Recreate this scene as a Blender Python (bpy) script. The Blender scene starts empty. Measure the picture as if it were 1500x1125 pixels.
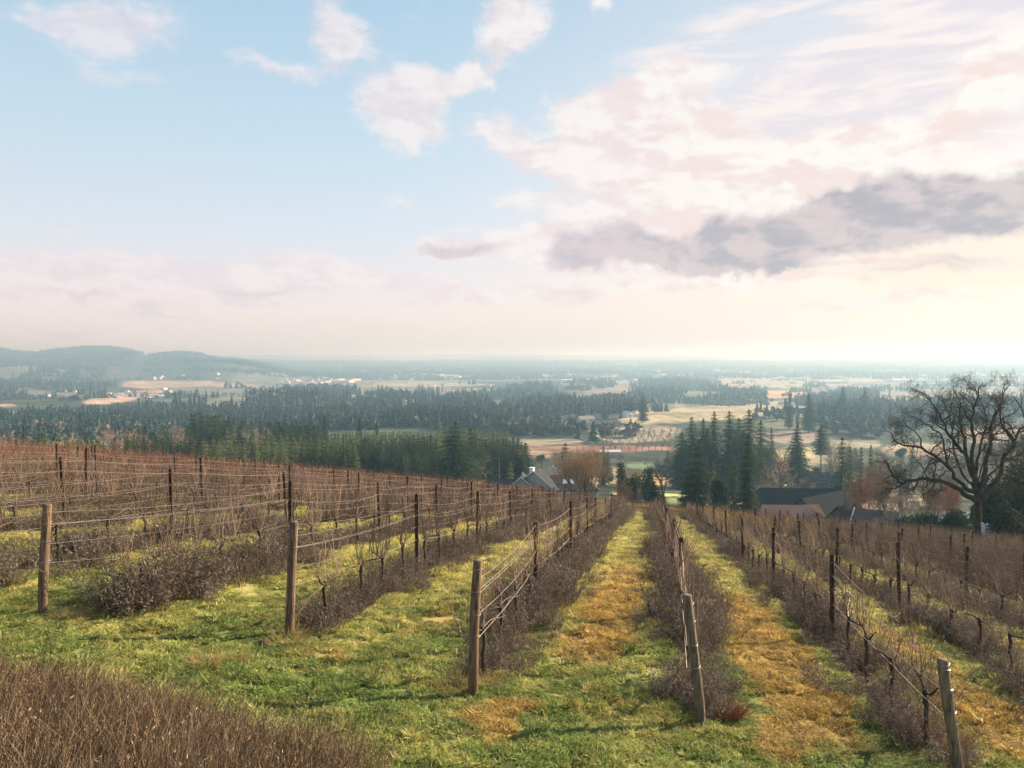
import bpy, math, random
import numpy as np
from mathutils import Vector, Matrix, Euler

SC = bpy.context.scene
R = math.radians
rnd = random.Random(7)
npr = np.random.default_rng(11)

# ------------------------------------------------------------------ camera
F = 1155.0                       # focal length in pixels of the 1500 px wide photograph
PITCH = math.atan(42.5 / F)      # camera looks slightly down, eye level on pixel row 520
cam_d = bpy.data.cameras.new("camera")
cam = bpy.data.objects.new("camera", cam_d)
SC.collection.objects.link(cam)
cam_d.sensor_width = 36.0
cam_d.lens = 36.0 * F / 1500.0
cam_d.clip_start = 0.1
cam_d.clip_end = 120000.0
cam.location = (0, 0, 0)
cam.rotation_euler = (R(90) - PITCH, 0, 0)
SC.camera = cam

# ------------------------------------------------------------------ colour management, sampling
SC.view_settings.view_transform = 'Standard'
SC.view_settings.look = 'None'
SC.view_settings.gamma = 1.0
EXPO = 1.4
SC.view_settings.exposure = EXPO
cy = SC.cycles
cy.max_bounces = 6
cy.diffuse_bounces = 2
cy.glossy_bounces = 1
cy.transmission_bounces = 2
cy.transparent_max_bounces = 4
cy.volume_bounces = 2
cy.use_denoising = True
cy.sample_clamp_indirect = 4.0
cy.use_adaptive_sampling = True
cy.adaptive_threshold = 0.02

# ------------------------------------------------------------------ pixel helpers (where a point of the place lies)
CP, SP = math.cos(PITCH), math.sin(PITCH)
def ray(px, py):
    cx = (px - 750.0) / F; c = (562.5 - py) / F
    return np.array([cx, CP + c * SP, -SP + c * CP])
def azel(px, py):
    v = ray(px, py); v = v / np.linalg.norm(v)
    return math.atan2(v[0], v[1]), math.asin(v[2])
def project(x, y, z):
    dep = y * CP - z * SP
    up = y * SP + z * CP
    dep = np.where(dep > 0.01, dep, 0.01)
    return 750 + F * x / dep, 562.5 - F * up / dep

# ------------------------------------------------------------------ node helper
class NT:
    def __init__(s, tree):
        s.t = tree; s.n = tree.nodes; s.l = tree.links
    def new(s, typ, **kw):
        n = s.n.new(typ)
        for k, v in kw.items(): setattr(n, k, v)
        return n
    def put(s, sock, v):
        if v is None: return
        if hasattr(v, 'is_output') or isinstance(v, bpy.types.NodeSocket): s.l.new(v, sock)
        else:
            if isinstance(v, (tuple, list)) and len(v) == 3 and sock.type == 'RGBA': v = (*v, 1)
            sock.default_value = v
    def m(s, op, a, b=None, c=None, clamp=False):
        n = s.new('ShaderNodeMath', operation=op); n.use_clamp = clamp
        s.put(n.inputs[0], a); s.put(n.inputs[1], b); s.put(n.inputs[2], c)
        return n.outputs[0]
    def v(s, op, a, b=None, scale=None):
        n = s.new('ShaderNodeVectorMath', operation=op)
        s.put(n.inputs[0], a); s.put(n.inputs[1], b)
        if scale is not None: s.put(n.inputs['Scale'], scale)
        return n.outputs['Value'] if op in ('LENGTH', 'DOT_PRODUCT', 'DISTANCE') else n.outputs[0]
    def comb(s, x, y, z=0.0):
        n = s.new('ShaderNodeCombineXYZ')
        s.put(n.inputs[0], x); s.put(n.inputs[1], y); s.put(n.inputs[2], z)
        return n.outputs[0]
    def sep(s, v):
        n = s.new('ShaderNodeSeparateXYZ'); s.put(n.inputs[0], v); return n.outputs
    def mapping(s, v, loc=(0, 0, 0), rot=(0, 0, 0), sc=(1, 1, 1), typ='POINT'):
        n = s.new('ShaderNodeMapping', vector_type=typ)
        s.put(n.inputs['Vector'], v)
        n.inputs['Location'].default_value = loc; n.inputs['Rotation'].default_value = rot; n.inputs['Scale'].default_value = sc
        return n.outputs[0]
    def noise(s, v, scale, detail=4.0, rough=0.55, dist=0.0, out='Fac'):
        n = s.new('ShaderNodeTexNoise')
        s.put(n.inputs['Vector'], v); n.inputs['Scale'].default_value = scale
        n.inputs['Detail'].default_value = detail; n.inputs['Roughness'].default_value = rough
        n.inputs['Distortion'].default_value = dist
        return n.outputs[out]
    def step(s, v, lo, hi, tlo=0.0, thi=1.0, smooth=True):
        n = s.new('ShaderNodeMapRange', interpolation_type='SMOOTHSTEP' if smooth else 'LINEAR')
        s.put(n.inputs[0], v); s.put(n.inputs[1], lo); s.put(n.inputs[2], hi); s.put(n.inputs[3], tlo); s.put(n.inputs[4], thi)
        return n.outputs[0]
    def mix(s, f, a, b, mode='MIX'):
        n = s.new('ShaderNodeMix', data_type='RGBA', blend_type=mode)
        s.put(n.inputs[0], f); s.put(n.inputs[6], a); s.put(n.inputs[7], b)
        return n.outputs[2]
    def ramp(s, f, stops):
        n = s.new('ShaderNodeValToRGB'); cr = n.color_ramp
        cr.elements.remove(cr.elements[1])
        cr.elements[0].position = stops[0][0]; cr.elements[0].color = (*stops[0][1], 1)
        for (p, c) in stops[1:]:
            e = cr.elements.new(p); e.color = (*c, 1)
        s.put(n.inputs[0], f)
        return n.outputs[0]

def lin(r, g, b, k=1.0):
    f = lambda c: ((c / 255 + 0.055) / 1.055) ** 2.4 if c > 10.3 else c / 255 / 12.92
    return (f(r) * k, f(g) * k, f(b) * k)

# ------------------------------------------------------------------ world: daylight sky with broken cloud
SUN_AZ, SUN_EL = R(60), R(24)
wd = bpy.data.worlds.new("World"); SC.world = wd; wd.use_nodes = True
W = NT(wd.node_tree); W.n.clear()
tc = W.new('ShaderNodeTexCoord')
dirv = W.v('NORMALIZE', tc.outputs['Generated'])
dx, dy, dz = W.sep(dirv)
az = W.m('ARCTAN2', dx, dy); el = W.m('ARCSINE', dz)
P0 = W.comb(az, el, 0.0)
K = 10.0 / (2 ** EXPO)           # colours below are display values; background strength is 0.1
sky = W.new('ShaderNodeTexSky', sky_type='NISHITA')
sky.sun_disc = False; sky.sun_elevation = SUN_EL; sky.sun_rotation = SUN_AZ
sky.air_density = 1.0; sky.dust_density = 1.5; sky.ozone_density = 1.5
eldeg = W.m('MULTIPLY', el, 180 / math.pi)
g_left = W.ramp(W.step(eldeg, 0, 40, smooth=False), [
    (0.00, lin(244, 230, 228)), (0.035, lin(249, 236, 234)), (0.075, lin(250, 238, 236)), (0.12, lin(243, 231, 236)), (0.20, lin(226, 231, 240)), (0.35, lin(205, 226, 239)),
    (0.58, lin(180, 211, 232)), (0.72, lin(164, 200, 226)), (1.0, lin(96, 140, 185))])
g_right = W.ramp(W.step(eldeg, 0, 40, smooth=False), [
    (0.00, lin(240, 222, 214)), (0.035, lin(248, 230, 221)), (0.075, lin(250, 230, 219)), (0.12, lin(255, 234, 220)), (0.22, lin(255, 234, 222)), (0.35, lin(246, 235, 233)),
    (0.55, lin(216, 223, 230)), (0.72, lin(198, 210, 222)), (1.0, lin(110, 150, 190))])
fr = W.step(az, R(-12), R(30))
base = W.mix(fr, g_left, g_right)
base = W.v('SCALE', base, scale=K)
hi_f = W.step(eldeg, 26, 50, 0.12, 0.75)
base = W.mix(hi_f, base, W.v('SCALE', sky.outputs[0], scale=0.9))

def blobs(P, items):
    tot = None
    for (px, py, rx, ry, rot, w) in items:
        a, e = azel(px, py)
        k = 1 / F * 0.97
        Pq = P
        if tot is not None:      # evaluate one after the other (keeps the shader stack small)
            q_ = W.new('ShaderNodeVectorMath', operation='MULTIPLY_ADD')
            W.put(q_.inputs[0], tot); q_.inputs[1].default_value = (0, 0, 1e-6); W.put(q_.inputs[2], P); Pq = q_.outputs[0]
        m_ = W.mapping(Pq, (a, e, 0), (0, 0, R(rot)), (rx * k * 1.5, ry * k * 1.5, 1), 'TEXTURE')
        ln = W.v('LENGTH', m_)
        v_ = W.m('MULTIPLY', W.m('SUBTRACT', 1.0, ln, clamp=True), w)
        tot = v_ if tot is None else W.m('ADD', tot, v_)
    return tot
n_warp = W.noise(P0, 9.0, 7.0, 0.66, out='Color')
wv = W.v('SCALE', W.v('SUBTRACT', n_warp, (0.5, 0.5, 0.5)), scale=0.14)
wv = W.v('MULTIPLY', wv, (1.0, 0.55, 0.0))
P1 = W.v('ADD', P0, wv)
Pst = W.mapping(P0, sc=(1.0, 1.9, 1.0))
fbig = W.noise(Pst, 13.0, 3.0, 0.55, 0.3)
fb = W.m('ADD', W.m('MULTIPLY', fbig, 0.55), W.m('MULTIPLY', W.noise(Pst, 38.0, 9.0, 0.64, 0.4), 0.45))
fb2 = W.noise(Pst, 5.0, 6.0, 0.6)
puff = [  # px, py, rx, ry, tilt, weight : sunlit pink-white cumulus
    (165, 35, 85, 32, 5, 1.1), (40, 20, 60, 14, 0, .4), (500, 42, 50, 34, -10, 1.15), (425, 95, 70, 14, 8, .7), (190, 112, 70, 18, 0, .45),
    (570, 150, 62, 40, -20, .95), (640, 128, 52, 30, 10, .95), (692, 95, 38, 24, 15, .95), (590, 100, 50, 22, 0, .5),
    (755, 38, 48, 38, 10, 1.2), (870, 6, 30, 14, 0, .8), (620, 205, 60, 22, 0, .5),
    (860, 190, 60, 45, 0, 1.3), (940, 175, 95, 55, -10, 1.6), (1010, 220, 95, 45, -15, 1.6), (900, 240, 110, 30, 0, 1.4), (790, 228, 70, 24, 0, 1.0),
    (990, 112, 70, 24, 0, 1.1), (730, 200, 40, 30, 0, .7), (1100, 262, 90, 30, 0, 1.1), (930, 290, 130, 26, 0, 1.0), (760, 290, 60, 18, 0, .5), (640, 180, 40, 20, 0, .5), (585, 300, 45, 12, 0, .55),
    (1230, 215, 120, 26, 12, .9), (1390, 170, 130, 24, 14, .9), (1480, 85, 50, 28, 20, 1.2), (1150, 330, 120, 20, 0, .8),
    (770, 360, 50, 20, -10, 1.3), (860, 335, 70, 22, 0, 1.1),
    (170, 386, 110, 15, 2, 1.5), (110, 416, 120, 16, 0, 1.4), (345, 402, 110, 17, 2, 1.5), (480, 392, 85, 15, -4, 1.4), (280, 428, 150, 9, 0, 1.1), (560, 410, 90, 10, 0, 1.1),
    (20, 370, 50, 10, 0, .6), (60, 480, 200, 6, 0, .6), (300, 492, 220, 5, 0, .5), (620, 440, 200, 7, 0, .7), (130, 335, 80, 12, 0, .35), (760, 430, 150, 9, 0, .8), (520, 470, 240, 5, 0, .45),
    (1330, 285, 230, 62, 4, .9), (1080, 345, 220, 44, 4, .9), (870, 350, 110, 46, 0, .9), (690, 362, 90, 28, 0, .6),
    (1050, 415, 260, 9, 2, 1.0), (1300, 395, 200, 9, 0, 1.0), (1340, 440, 250, 8, 0, .8), (200, 458, 38, 16, 0, .9), (285, 455, 30, 7, 0, .8),
]
grey = [
    (1345, 275, 60, 35.1, -6, 1.23), (1430, 285, 75, 35.1, 0, 1.23), (1280, 300, 90, 32.4, 8, 1.148), (1200, 330, 110, 32.4, 6, 1.148), (1360, 320, 150, 35.1, 3, 1.23), (1490, 300, 60, 40.5, 0, 1.066),
    (1090, 350, 110, 35.1, 6, 1.394), (1030, 372, 130, 27, 0, 1.312), (1220, 362, 150, 24.3, 5, 1.23), (960, 372, 70, 14, 0, 1.2), (870, 360, 60, 35.1, -8, 1.23), (920, 350, 45, 27, 0, 0.984), (835, 372, 40, 29.7, 0, 0.984),
    (680, 372, 66, 15, 0, 1.25), (640, 376, 40, 10, 0, 0.9), (1400, 385, 100, 9, 0, 0.9), (1310, 402, 130, 6, 0, 0.8), (1150, 395, 120, 7, 0, 0.7),
    (205, 456, 26, 10, 0, 0.8), (800, 395, 60, 7, 0, 0.5), (120, 425, 110, 7, 0, 0.9), (360, 420, 140, 7, 0, 0.9), (60, 478, 190, 5, 0, 0.8), (270, 471, 150, 4, 0, 0.7), (600, 480, 150, 4, 0, 0.6), (300, 398, 90, 6, 0, 0.5), (700, 425, 120, 6, 0, 0.4), (520, 418, 70, 5, 0, 0.4),
]
Wf = blobs(P1, puff)
q_ = W.new('ShaderNodeVectorMath', operation='MULTIPLY_ADD'); W.put(q_.inputs[0], Wf); q_.inputs[1].default_value = (0, 0, 1e-6); W.put(q_.inputs[2], P1)
Gf = blobs(q_.outputs[0], grey)
D = W.m('ADD', Wf, W.m('MULTIPLY', Gf, 1.0))
Dn = W.m('ADD', W.m('MULTIPLY', D, 1.15), W.m('MULTIPLY', W.m('SUBTRACT', fb, 0.5), 1.9))
a_c = W.step(Dn, 0.12, 0.95)
# thin high veil and fibrous streaks towards the sun
Pc = W.mapping(P0, rot=(0, 0, R(-27)), sc=(2.2, 13.0, 1.0))
ci = W.noise(Pc, 3.2, 8.0, 0.62, 0.5)
veil_m = blobs(P0, [(1250, 90, 330, 75, 24, 1.6), (1420, 60, 190, 55, 24, 1.0), (1350, 190, 280, 50, 14, 1.3), (1100, 20, 220, 40, 20, .8), (1200, 250, 330, 60, 8, .9), (950, 120, 200, 60, 20, .4)])
a_v = W.step(W.m('ADD', W.m('MULTIPLY', veil_m, 0.75), W.m('MULTIPLY', W.m('SUBTRACT', ci, 0.5), 1.5)), 0.22, 1.0)
veil_c = W.mix(W.step(ci, 0.42, 0.62), lin(232, 226, 232, K), lin(255, 243, 240, K))
col = W.mix(W.m('MULTIPLY', a_v, 0.85), base, veil_c)
# cumulus colour: sunlit shoulders, pinkish body
warm = W.step(az, R(-25), R(30))
litc = W.mix(warm, lin(248, 238, 240, K), lin(255, 251, 246, K))
bodc = W.mix(warm, lin(234, 224, 230, K), lin(247, 228, 224, K))
Psh = W.v('ADD', Pst, (0.008, 0.012, 0.0))
fbs = W.m('ADD', W.m('MULTIPLY', W.noise(Psh, 13.0, 3.0, 0.55, 0.3), 0.55), W.m('MULTIPLY', W.noise(Psh, 38.0, 9.0, 0.64, 0.4), 0.45))
fbs = W.m('ADD', W.m('MULTIPLY', fbs, 0.5), W.m('MULTIPLY', W.m('ADD', W.noise(W.v('ADD', Pst, (0.02, 0.035, 0.0)), 13.0, 3.0, 0.55, 0.3), W.m('SUBTRACT', fb, fbig)), 0.5))
shade = W.step(W.m('SUBTRACT', fb, fbs), -0.10, 0.08)
pc = W.mix(shade, bodc, litc)
gthick = W.step(W.m('ADD', Gf, W.m('MULTIPLY', W.m('SUBTRACT', fb, 0.5), 1.3)), 0.30, 1.25)
gcol = W.mix(W.step(az, R(-8), R(22)), lin(212, 203, 214, K), lin(174, 172, 182, K))
gcol = W.mix(W.m('MULTIPLY', shade, 0.75), gcol, lin(226, 210, 210, K))
cc = W.mix(gthick, pc, gcol)
col = W.mix(W.m('MULTIPLY', a_c, W.step(az, R(-30), R(8), .66, .92)), col, cc)
# glow of the low cloud bank near the sun
glow = blobs(P0, [(1500, 372, 190, 30, 0, 1.3), (1420, 410, 330, 40, 0, .6)])
col = W.mix(W.m('MULTIPLY', W.m('MULTIPLY', W.step(glow, 0, 1), W.m('SUBTRACT', 1.0, W.m('MULTIPLY', gthick, 0.85))), 0.55), col, lin(255, 231, 206, K))
hor = W.ramp(W.step(eldeg, 0, 6, smooth=False), [(0.0, (.90, .90, .90)), (.4, (.96, .96, .96)), (.85, (1, 1, 1))])
col = W.mix(1.0, col, hor, 'MULTIPLY')
bg = W.new('ShaderNodeBackground'); W.put(bg.inputs[0], col); bg.inputs[1].default_value = 0.1
wo = W.new('ShaderNodeOutputWorld'); W.l.new(bg.outputs[0], wo.inputs[0])
try:
    wd.cycles.sampling_method = 'MANUAL'; wd.cycles.sample_map_resolution = 512
except Exception: pass

# ------------------------------------------------------------------ sun
sd = bpy.data.lights.new("sun", 'SUN'); sd.energy = 5.0; sd.angle = R(0.6); sd.color = (1.0, 0.81, 0.58)
so = bpy.data.objects.new("sun", sd); SC.collection.objects.link(so)
sv = Vector((math.sin(SUN_AZ) * math.cos(SUN_EL), math.cos(SUN_AZ) * math.cos(SUN_EL), math.sin(SUN_EL)))
so.rotation_euler = sv.to_track_quat('Z', 'Y').to_euler()
so.location = (0, 0, 30)

# ------------------------------------------------------------------ terrain
def _h(i, j, s):
    n = (i.astype(np.int64) * 374761393 + j.astype(np.int64) * 668265263 + s * 974711) & 0x7fffffff
    n = ((n ^ (n >> 13)) * 1274126177) & 0x7fffffff
    return ((n ^ (n >> 16)) & 0xffff) / 65535.0
def vnoise(x, y, s=0):
    x = np.asarray(x, float); y = np.asarray(y, float)
    i = np.floor(x); j = np.floor(y); fx = x - i; fy = y - j
    fx = fx * fx * (3 - 2 * fx); fy = fy * fy * (3 - 2 * fy)
    a = _h(i, j, s); b = _h(i + 1, j, s); c = _h(i, j + 1, s); d = _h(i + 1, j + 1, s)
    return (a * (1 - fx) + b * fx) * (1 - fy) + (c * (1 - fx) + d * fx) * fy - 0.5
def fbm(x, y, s=0, o=4):
    t = 0; a = 1.0; k = 1.0
    for q in range(o):
        t = t + a * vnoise(x * k + q * 7.3, y * k + q * 3.1, s + q); a *= .5; k *= 2.03
    return t
def sstep(a, b, v):
    t = np.clip((v - a) / (b - a), 0, 1); return t * t * (3 - 2 * t)
ZY = [-60, -8, 0, 5, 8, 10.5, 15, 19, 25, 40, 60, 77, 100, 150, 200, 300, 500, 800, 1500, 3000, 4500, 6500, 9000, 14000, 60000]
ZZ = [3, -2.0, -2.8, -3.9, -4.5, -4.85, -5.3, -5.75, -6.7, -9.2, -12.6, -15.5, -19.5, -28, -35.5, -49, -62, -69, -84, -101, -93, -74, -44, -6, 18]
CY = [0, 25, 77, 170, 300, 500, 800]; CC = [.115, .115, .09, .08, .04, 0, 0]
RPX = [-400, -100, 0, 40, 95, 150, 185, 215, 245, 290, 340, 375, 405, 440, 520, 700]
RPZ = [40, 28, 20, -2, 15, 36, 28, 3, 10, -1, -30, -52, -84, -100, -106, -118]
ROWK = 0.175
def ter(x, y):
    x = np.asarray(x, float); y = np.asarray(y, float)
    z = 0
    for k in (0.92, 0.96, 1.0, 1.04, 1.08): z = z + np.interp(y * k, ZY, ZZ) / 5
    c = np.interp(y, CY, CC)
    u = x - ROWK * y + 0.8
    z = z - c * 60 * np.tanh(u / 60)
    # right-hand hollow below the vineyard
    z = z - 3.5 * np.exp(-((x - 62) / 45) ** 2 - ((y - 160) / 60) ** 2)
    a = sstep(170, 600, y)
    z = z + a * (fbm(x / 420, y / 420, 3, 3) * 15)
    z = z + 13 * np.exp(-((x - 185) / 150) ** 2 - ((y - 800) / 110) ** 2)
    # wooded ridge to the left, low far ridges
    r = np.hypot(x, y); pxx = 750 + F * x / np.maximum(y, 1.0)
    hr = np.maximum(np.interp(pxx, RPX, RPZ) + 92, 0)
    hh = hr * np.exp(-((y - 4700) / 1150.0) ** 2)
    hh = hh * (1 + 0.35 * fbm(x / 600, y / 500, 9, 4) * sstep(0, 60, np.abs(y - 4700) / 12))
    hh = hh + 34 * np.exp(-((pxx - 40) / 120) ** 2 - ((y - 3200) / 420) ** 2) + 26 * np.exp(-((pxx - 330) / 90) ** 2 - ((y - 3500) / 380) ** 2)
    hh = hh + (fbm(x / 230, y / 500, 19, 4) * 34 - 4) * np.exp(-((y - 4700) / 1500.0) ** 2) * sstep(30, 90, hr)
    z = z + np.where(y > 1500, hh, 0)
    far = sstep(9000, 14000, y) * (8 + 60 * fbm(x / 5000, y / 9000, 21, 4))
    z = z + np.where(y > 9000, far, 0)
    z = np.where(z > 20, 20 + 38 * np.tanh((z - 20) / 38), z)
    # small lumps in the turf
    z = z + (1 - sstep(60, 200, y)) * (fbm(x / 1.3, y / 1.3, 31, 2) * 0.075)
    return z
def tz(x, y): return float(ter(np.array([x]), np.array([y]))[0])
_ts = np.geomspace(4, 30000, 3000)
def ground_at(px, py):
    v = ray(px, py); v = v / v[1]
    d = v[2] * _ts - ter(v[0] * _ts, _ts)
    i = int(np.argmax(d < 0)) or len(_ts) - 1
    t = _ts[i]
    return v[0] * t, t, tz(v[0] * t, t)
def spot(px, dist):
    v = ray(px, 640); x = v[0] / v[1] * dist
    return x, dist, tz(x, dist)
# ------------------------------------------------------------------ materials
def new_mat(name):
    m = bpy.data.materials.new(name); m.use_nodes = True
    N = NT(m.node_tree); N.n.clear()
    out = N.new('ShaderNodeOutputMaterial')
    return m, N, out
def bsdf(N, out, color, rough=0.8, spec=0.2, trans=0.0, bump=None, metal=0.0, tcol=None):
    p = N.new('ShaderNodeBsdfPrincipled')
    N.put(p.inputs['Base Color'], color); N.put(p.inputs['Roughness'], rough)
    p.inputs['Specular IOR Level'].default_value = spec; p.inputs['Metallic'].default_value = metal
    if bump is not None:
        b = N.new('ShaderNodeBump'); b.inputs['Strength'].default_value = bump[1]; b.inputs['Distance'].default_value = bump[2]
        N.put(b.inputs['Height'], bump[0]); N.l.new(b.outputs[0], p.inputs['Normal'])
    if trans > 0:
        t = N.new('ShaderNodeBsdfTranslucent'); N.put(t.inputs[0], tcol if tcol is not None else color)
        mx = N.new('ShaderNodeMixShader'); mx.inputs[0].default_value = trans
        N.l.new(p.outputs[0], mx.inputs[1]); N.l.new(t.outputs[0], mx.inputs[2]); N.l.new(mx.outputs[0], out.inputs[0])
    else: N.l.new(p.outputs[0], out.inputs[0])
    return p
def pos(N): return N.new('ShaderNodeNewGeometry').outputs['Position']
def rand(N): return N.new('ShaderNodeObjectInfo').outputs['Random']
def varied(name, stops, rough=0.85, spec=0.15, trans=0.0, nscale=0.0, tcol=None, shift=0.35, objspace=True, bump=None):
    """colour ramp over per-instance random plus a little noise of position"""
    m, N, out = new_mat(name)
    f = rand(N)
    if nscale:
        nn = N.noise(pos(N), nscale, 3.0, 0.6)
        f = N.m('ADD', N.m('MULTIPLY', f, 1 - shift), N.m('MULTIPLY', N.step(nn, 0.3, 0.7), shift))
    c = N.ramp(f, stops)
    bm = None
    if bump: bm = (N.noise(pos(N), bump[0], 4.0, 0.6), bump[1], bump[2])
    bsdf(N, out, c, rough, spec, trans, tcol=tcol, bump=bm)
    return m

ROW0, ROWS = -2.4, 3.1
# orange-brown patches of dead grass in the alleys: (u, y, ru, ry, weight)
PATCH = [(-0.75, 17.0, .9, 3.2, 1.0), (-0.6, 22.5, .8, 3.0, .8), (-1.1, 13.6, .8, 1.5, .7), (2.35, 13.5, .8, 2.6, 1.15), (2.3, 17.0, .8, 3.6, 1.15), (2.5, 11.2, .8, 1.6, .75),
         (5.5, 12.0, .9, 2.6, 1.1), (5.4, 17, .8, 2.5, .7), (8.6, 16.5, .9, 2.2, 1.0), (-0.8, 28, .8, 2.5, .5), (-3.9, 14.5, .7, 1.8, .45), (-1.9, 9.9, .6, .7, .9), (1.6, 10.2, .6, .7, .7), (-4.7, 11.6, .9, .6, .5), (2.2, 26, .8, 4, .3), (-0.6, 10.8, 1.2, 1.2, .4)]
def grass_color(N, blade=False):
    P = pos(N)
    x, y, z = N.sep(P)
    u = N.m('SUBTRACT', x, N.m('MULTIPLY', y, ROWK))
    U = N.comb(u, y, 0.0)
    tot = None
    n0 = N.noise(P, 1.1, 5.0, 0.65, out='Color')
    Uw = N.v('ADD', U, N.v('MULTIPLY', N.v('SUBTRACT', n0, (.5, .5, .5)), (1.6, 3.0, 0)))
    for (a, b, ra, rb, w) in PATCH:
        m_ = N.mapping(Uw, (a, b, 0), (0, 0, 0), (ra * 1.35, rb * 1.35, 1), 'TEXTURE')
        v_ = N.m('MULTIPLY', N.m('SUBTRACT', 1.0, N.v('LENGTH', m_), clamp=True), w)
        tot = v_ if tot is None else N.m('ADD', tot, v_)
    na = N.noise(P, 0.45, 4.0, 0.6); nb = N.noise(P, 2.6, 5.0, 0.65); nc = N.noise(P, 14.0, 3.0, 0.6)
    mixn = N.m('ADD', N.m('MULTIPLY', na, 0.5), N.m('ADD', N.m('MULTIPLY', nb, 0.35), N.m('MULTIPLY', nc, 0.15)))
    dist = N.step(y, 9.0, 24.0)
    yel = N.step(N.m('ADD', mixn, N.m('MULTIPLY', dist, 0.24)), 0.43, 0.68)
    green = N.mix(N.step(nc, 0.35, 0.65), (0.125, 0.195, 0.045), (0.22, 0.28, 0.085))
    yellow = N.mix(N.step(nb, 0.35, 0.65), (0.41, 0.385, 0.115), (0.50, 0.45, 0.165))
    c = N.mix(yel, green, yellow)
    org = N.step(N.m('ADD', N.m('MULTIPLY', tot, 1.25), N.m('MULTIPLY', N.m('SUBTRACT', N.m('ADD', N.m('MULTIPLY', nb, .6), N.m('MULTIPLY', nc, .4)), 0.5), 1.5)), 0.18, 0.72)
    c = N.mix(N.m('MULTIPLY', org, 0.72), c, N.mix(N.step(nb, 0.4, 0.6), (0.41, 0.235, 0.07), (0.52, 0.35, 0.12)))
    # bare patches
    if not blade:
        row = N.m('SUBTRACT', N.m('FRACT', N.m('ADD', N.m('DIVIDE', N.m('SUBTRACT', u, ROW0), ROWS), 0.5)), 0.5)
        row = N.m('MULTIPLY', N.m('ABSOLUTE', row), ROWS)
        soil = N.step(N.m('ADD', row, N.m('MULTIPLY', N.m('SUBTRACT', nb, .5), .8)), 0.62, 0.28)
        soil = N.m('MULTIPLY', soil, N.step(N.m('ADD', y, N.m('MULTIPLY', N.m('MINIMUM', N.m('ADD', u, 2.0), 0.0), .28)), 10.6, 12.0))
        c = N.mix(0.30, c, (0.06, 0.06, 0.025))
        c = N.mix(soil, c, N.mix(nc, (0.075, 0.055, 0.04), (0.12, 0.09, 0.065)))
    return c

def ground_material():
    m, N, out = new_mat('ground_turf')
    near = N.new('ShaderNodeAttribute', attribute_name='near').outputs['Fac']
    tint = N.new('ShaderNodeAttribute', attribute_name='tint').outputs['Color']
    P = pos(N)
    big = N.noise(P, 0.012, 6.0, 0.65); mid = N.noise(P, 0.12, 5.0, 0.6)
    mid2 = N.noise(P, 0.03, 6.0, 0.7)
    k = N.m('ADD', N.step(big, 0.35, 0.65, 0.35, 0.9), N.m('ADD', N.step(mid, 0.35, 0.65, 0.0, 0.3), N.step(mid2, 0.38, 0.62, 0.0, 0.45)))
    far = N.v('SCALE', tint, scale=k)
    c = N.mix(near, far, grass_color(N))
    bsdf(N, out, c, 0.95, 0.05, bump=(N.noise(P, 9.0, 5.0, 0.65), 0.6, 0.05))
    return m

M = {}
M['ground'] = ground_material()
def blade_mat():
    m, N, out = new_mat('grass_blade')
    c = grass_color(N, True)
    r = rand(N)
    c = N.v('SCALE', c, scale=N.step(r, 0, 1, 0.75, 1.4, smooth=False))
    bsdf(N, out, c, 0.6, 0.25, 0.4)
    return m
M['blade'] = blade_mat()
M['drygrass'] = varied('dry_grass_blade', [(0, (.30, .22, .08)), (.5, (.40, .31, .13)), (1, (.33, .17, .06))], trans=.3, nscale=3)
M['weed'] = varied('dry_weed', [(0, (.080, .060, .043)), (.5, (.138, .106, .080)), (1, (.21, .168, .13))], nscale=1.2, trans=.12, shift=.5)
M['weedleaf'] = varied('dry_weed_leaf', [(0, (.125, .10, .080)), (.6, (.21, .175, .148)), (1, (.42, .37, .32))], nscale=1.5, trans=.2, shift=.5)
M['russet'] = varied('russet_weed', [(0, (.18, .07, .04)), (1, (.30, .14, .07))], nscale=2, trans=.15)
M['brush'] = varied('brush_twig', [(0, (.11, .075, .048)), (.5, (.165, .115, .075)), (1, (.24, .18, .12))], nscale=.9, shift=.6, trans=.05)
M['brushtip'] = varied('brush_bud', [(0, (.22, .15, .09)), (1, (.36, .28, .17))], nscale=2, trans=.15)
M['redcane'] = varied('red_cane', [(0, (.15, .075, .05)), (.5, (.21, .10, .065)), (1, (.25, .135, .09))], nscale=.08, shift=.6)
M['goldcane'] = varied('sunlit_gold_cane', [(0, (.36, .22, .08)), (.5, (.52, .35, .12)), (1, (.28, .16, .08))], nscale=.15, shift=.6)  # low sunlight on the canes is put into this golden colour
M['darkcane'] = varied('dark_cane', [(0, (.13, .088, .065)), (.5, (.20, .14, .105)), (1, (.16, .105, .08))], nscale=.15, shift=.6)
M['cane'] = varied('vine_cane', [(0, (.13, .085, .06)), (.5, (.20, .13, .09)), (1, (.28, .195, .14))], nscale=2, shift=.5, spec=.3, rough=.6)
M['vinebark'] = varied('vine_bark', [(0, (.045, .032, .026)), (1, (.085, .062, .05))], nscale=20, shift=.7)

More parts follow.
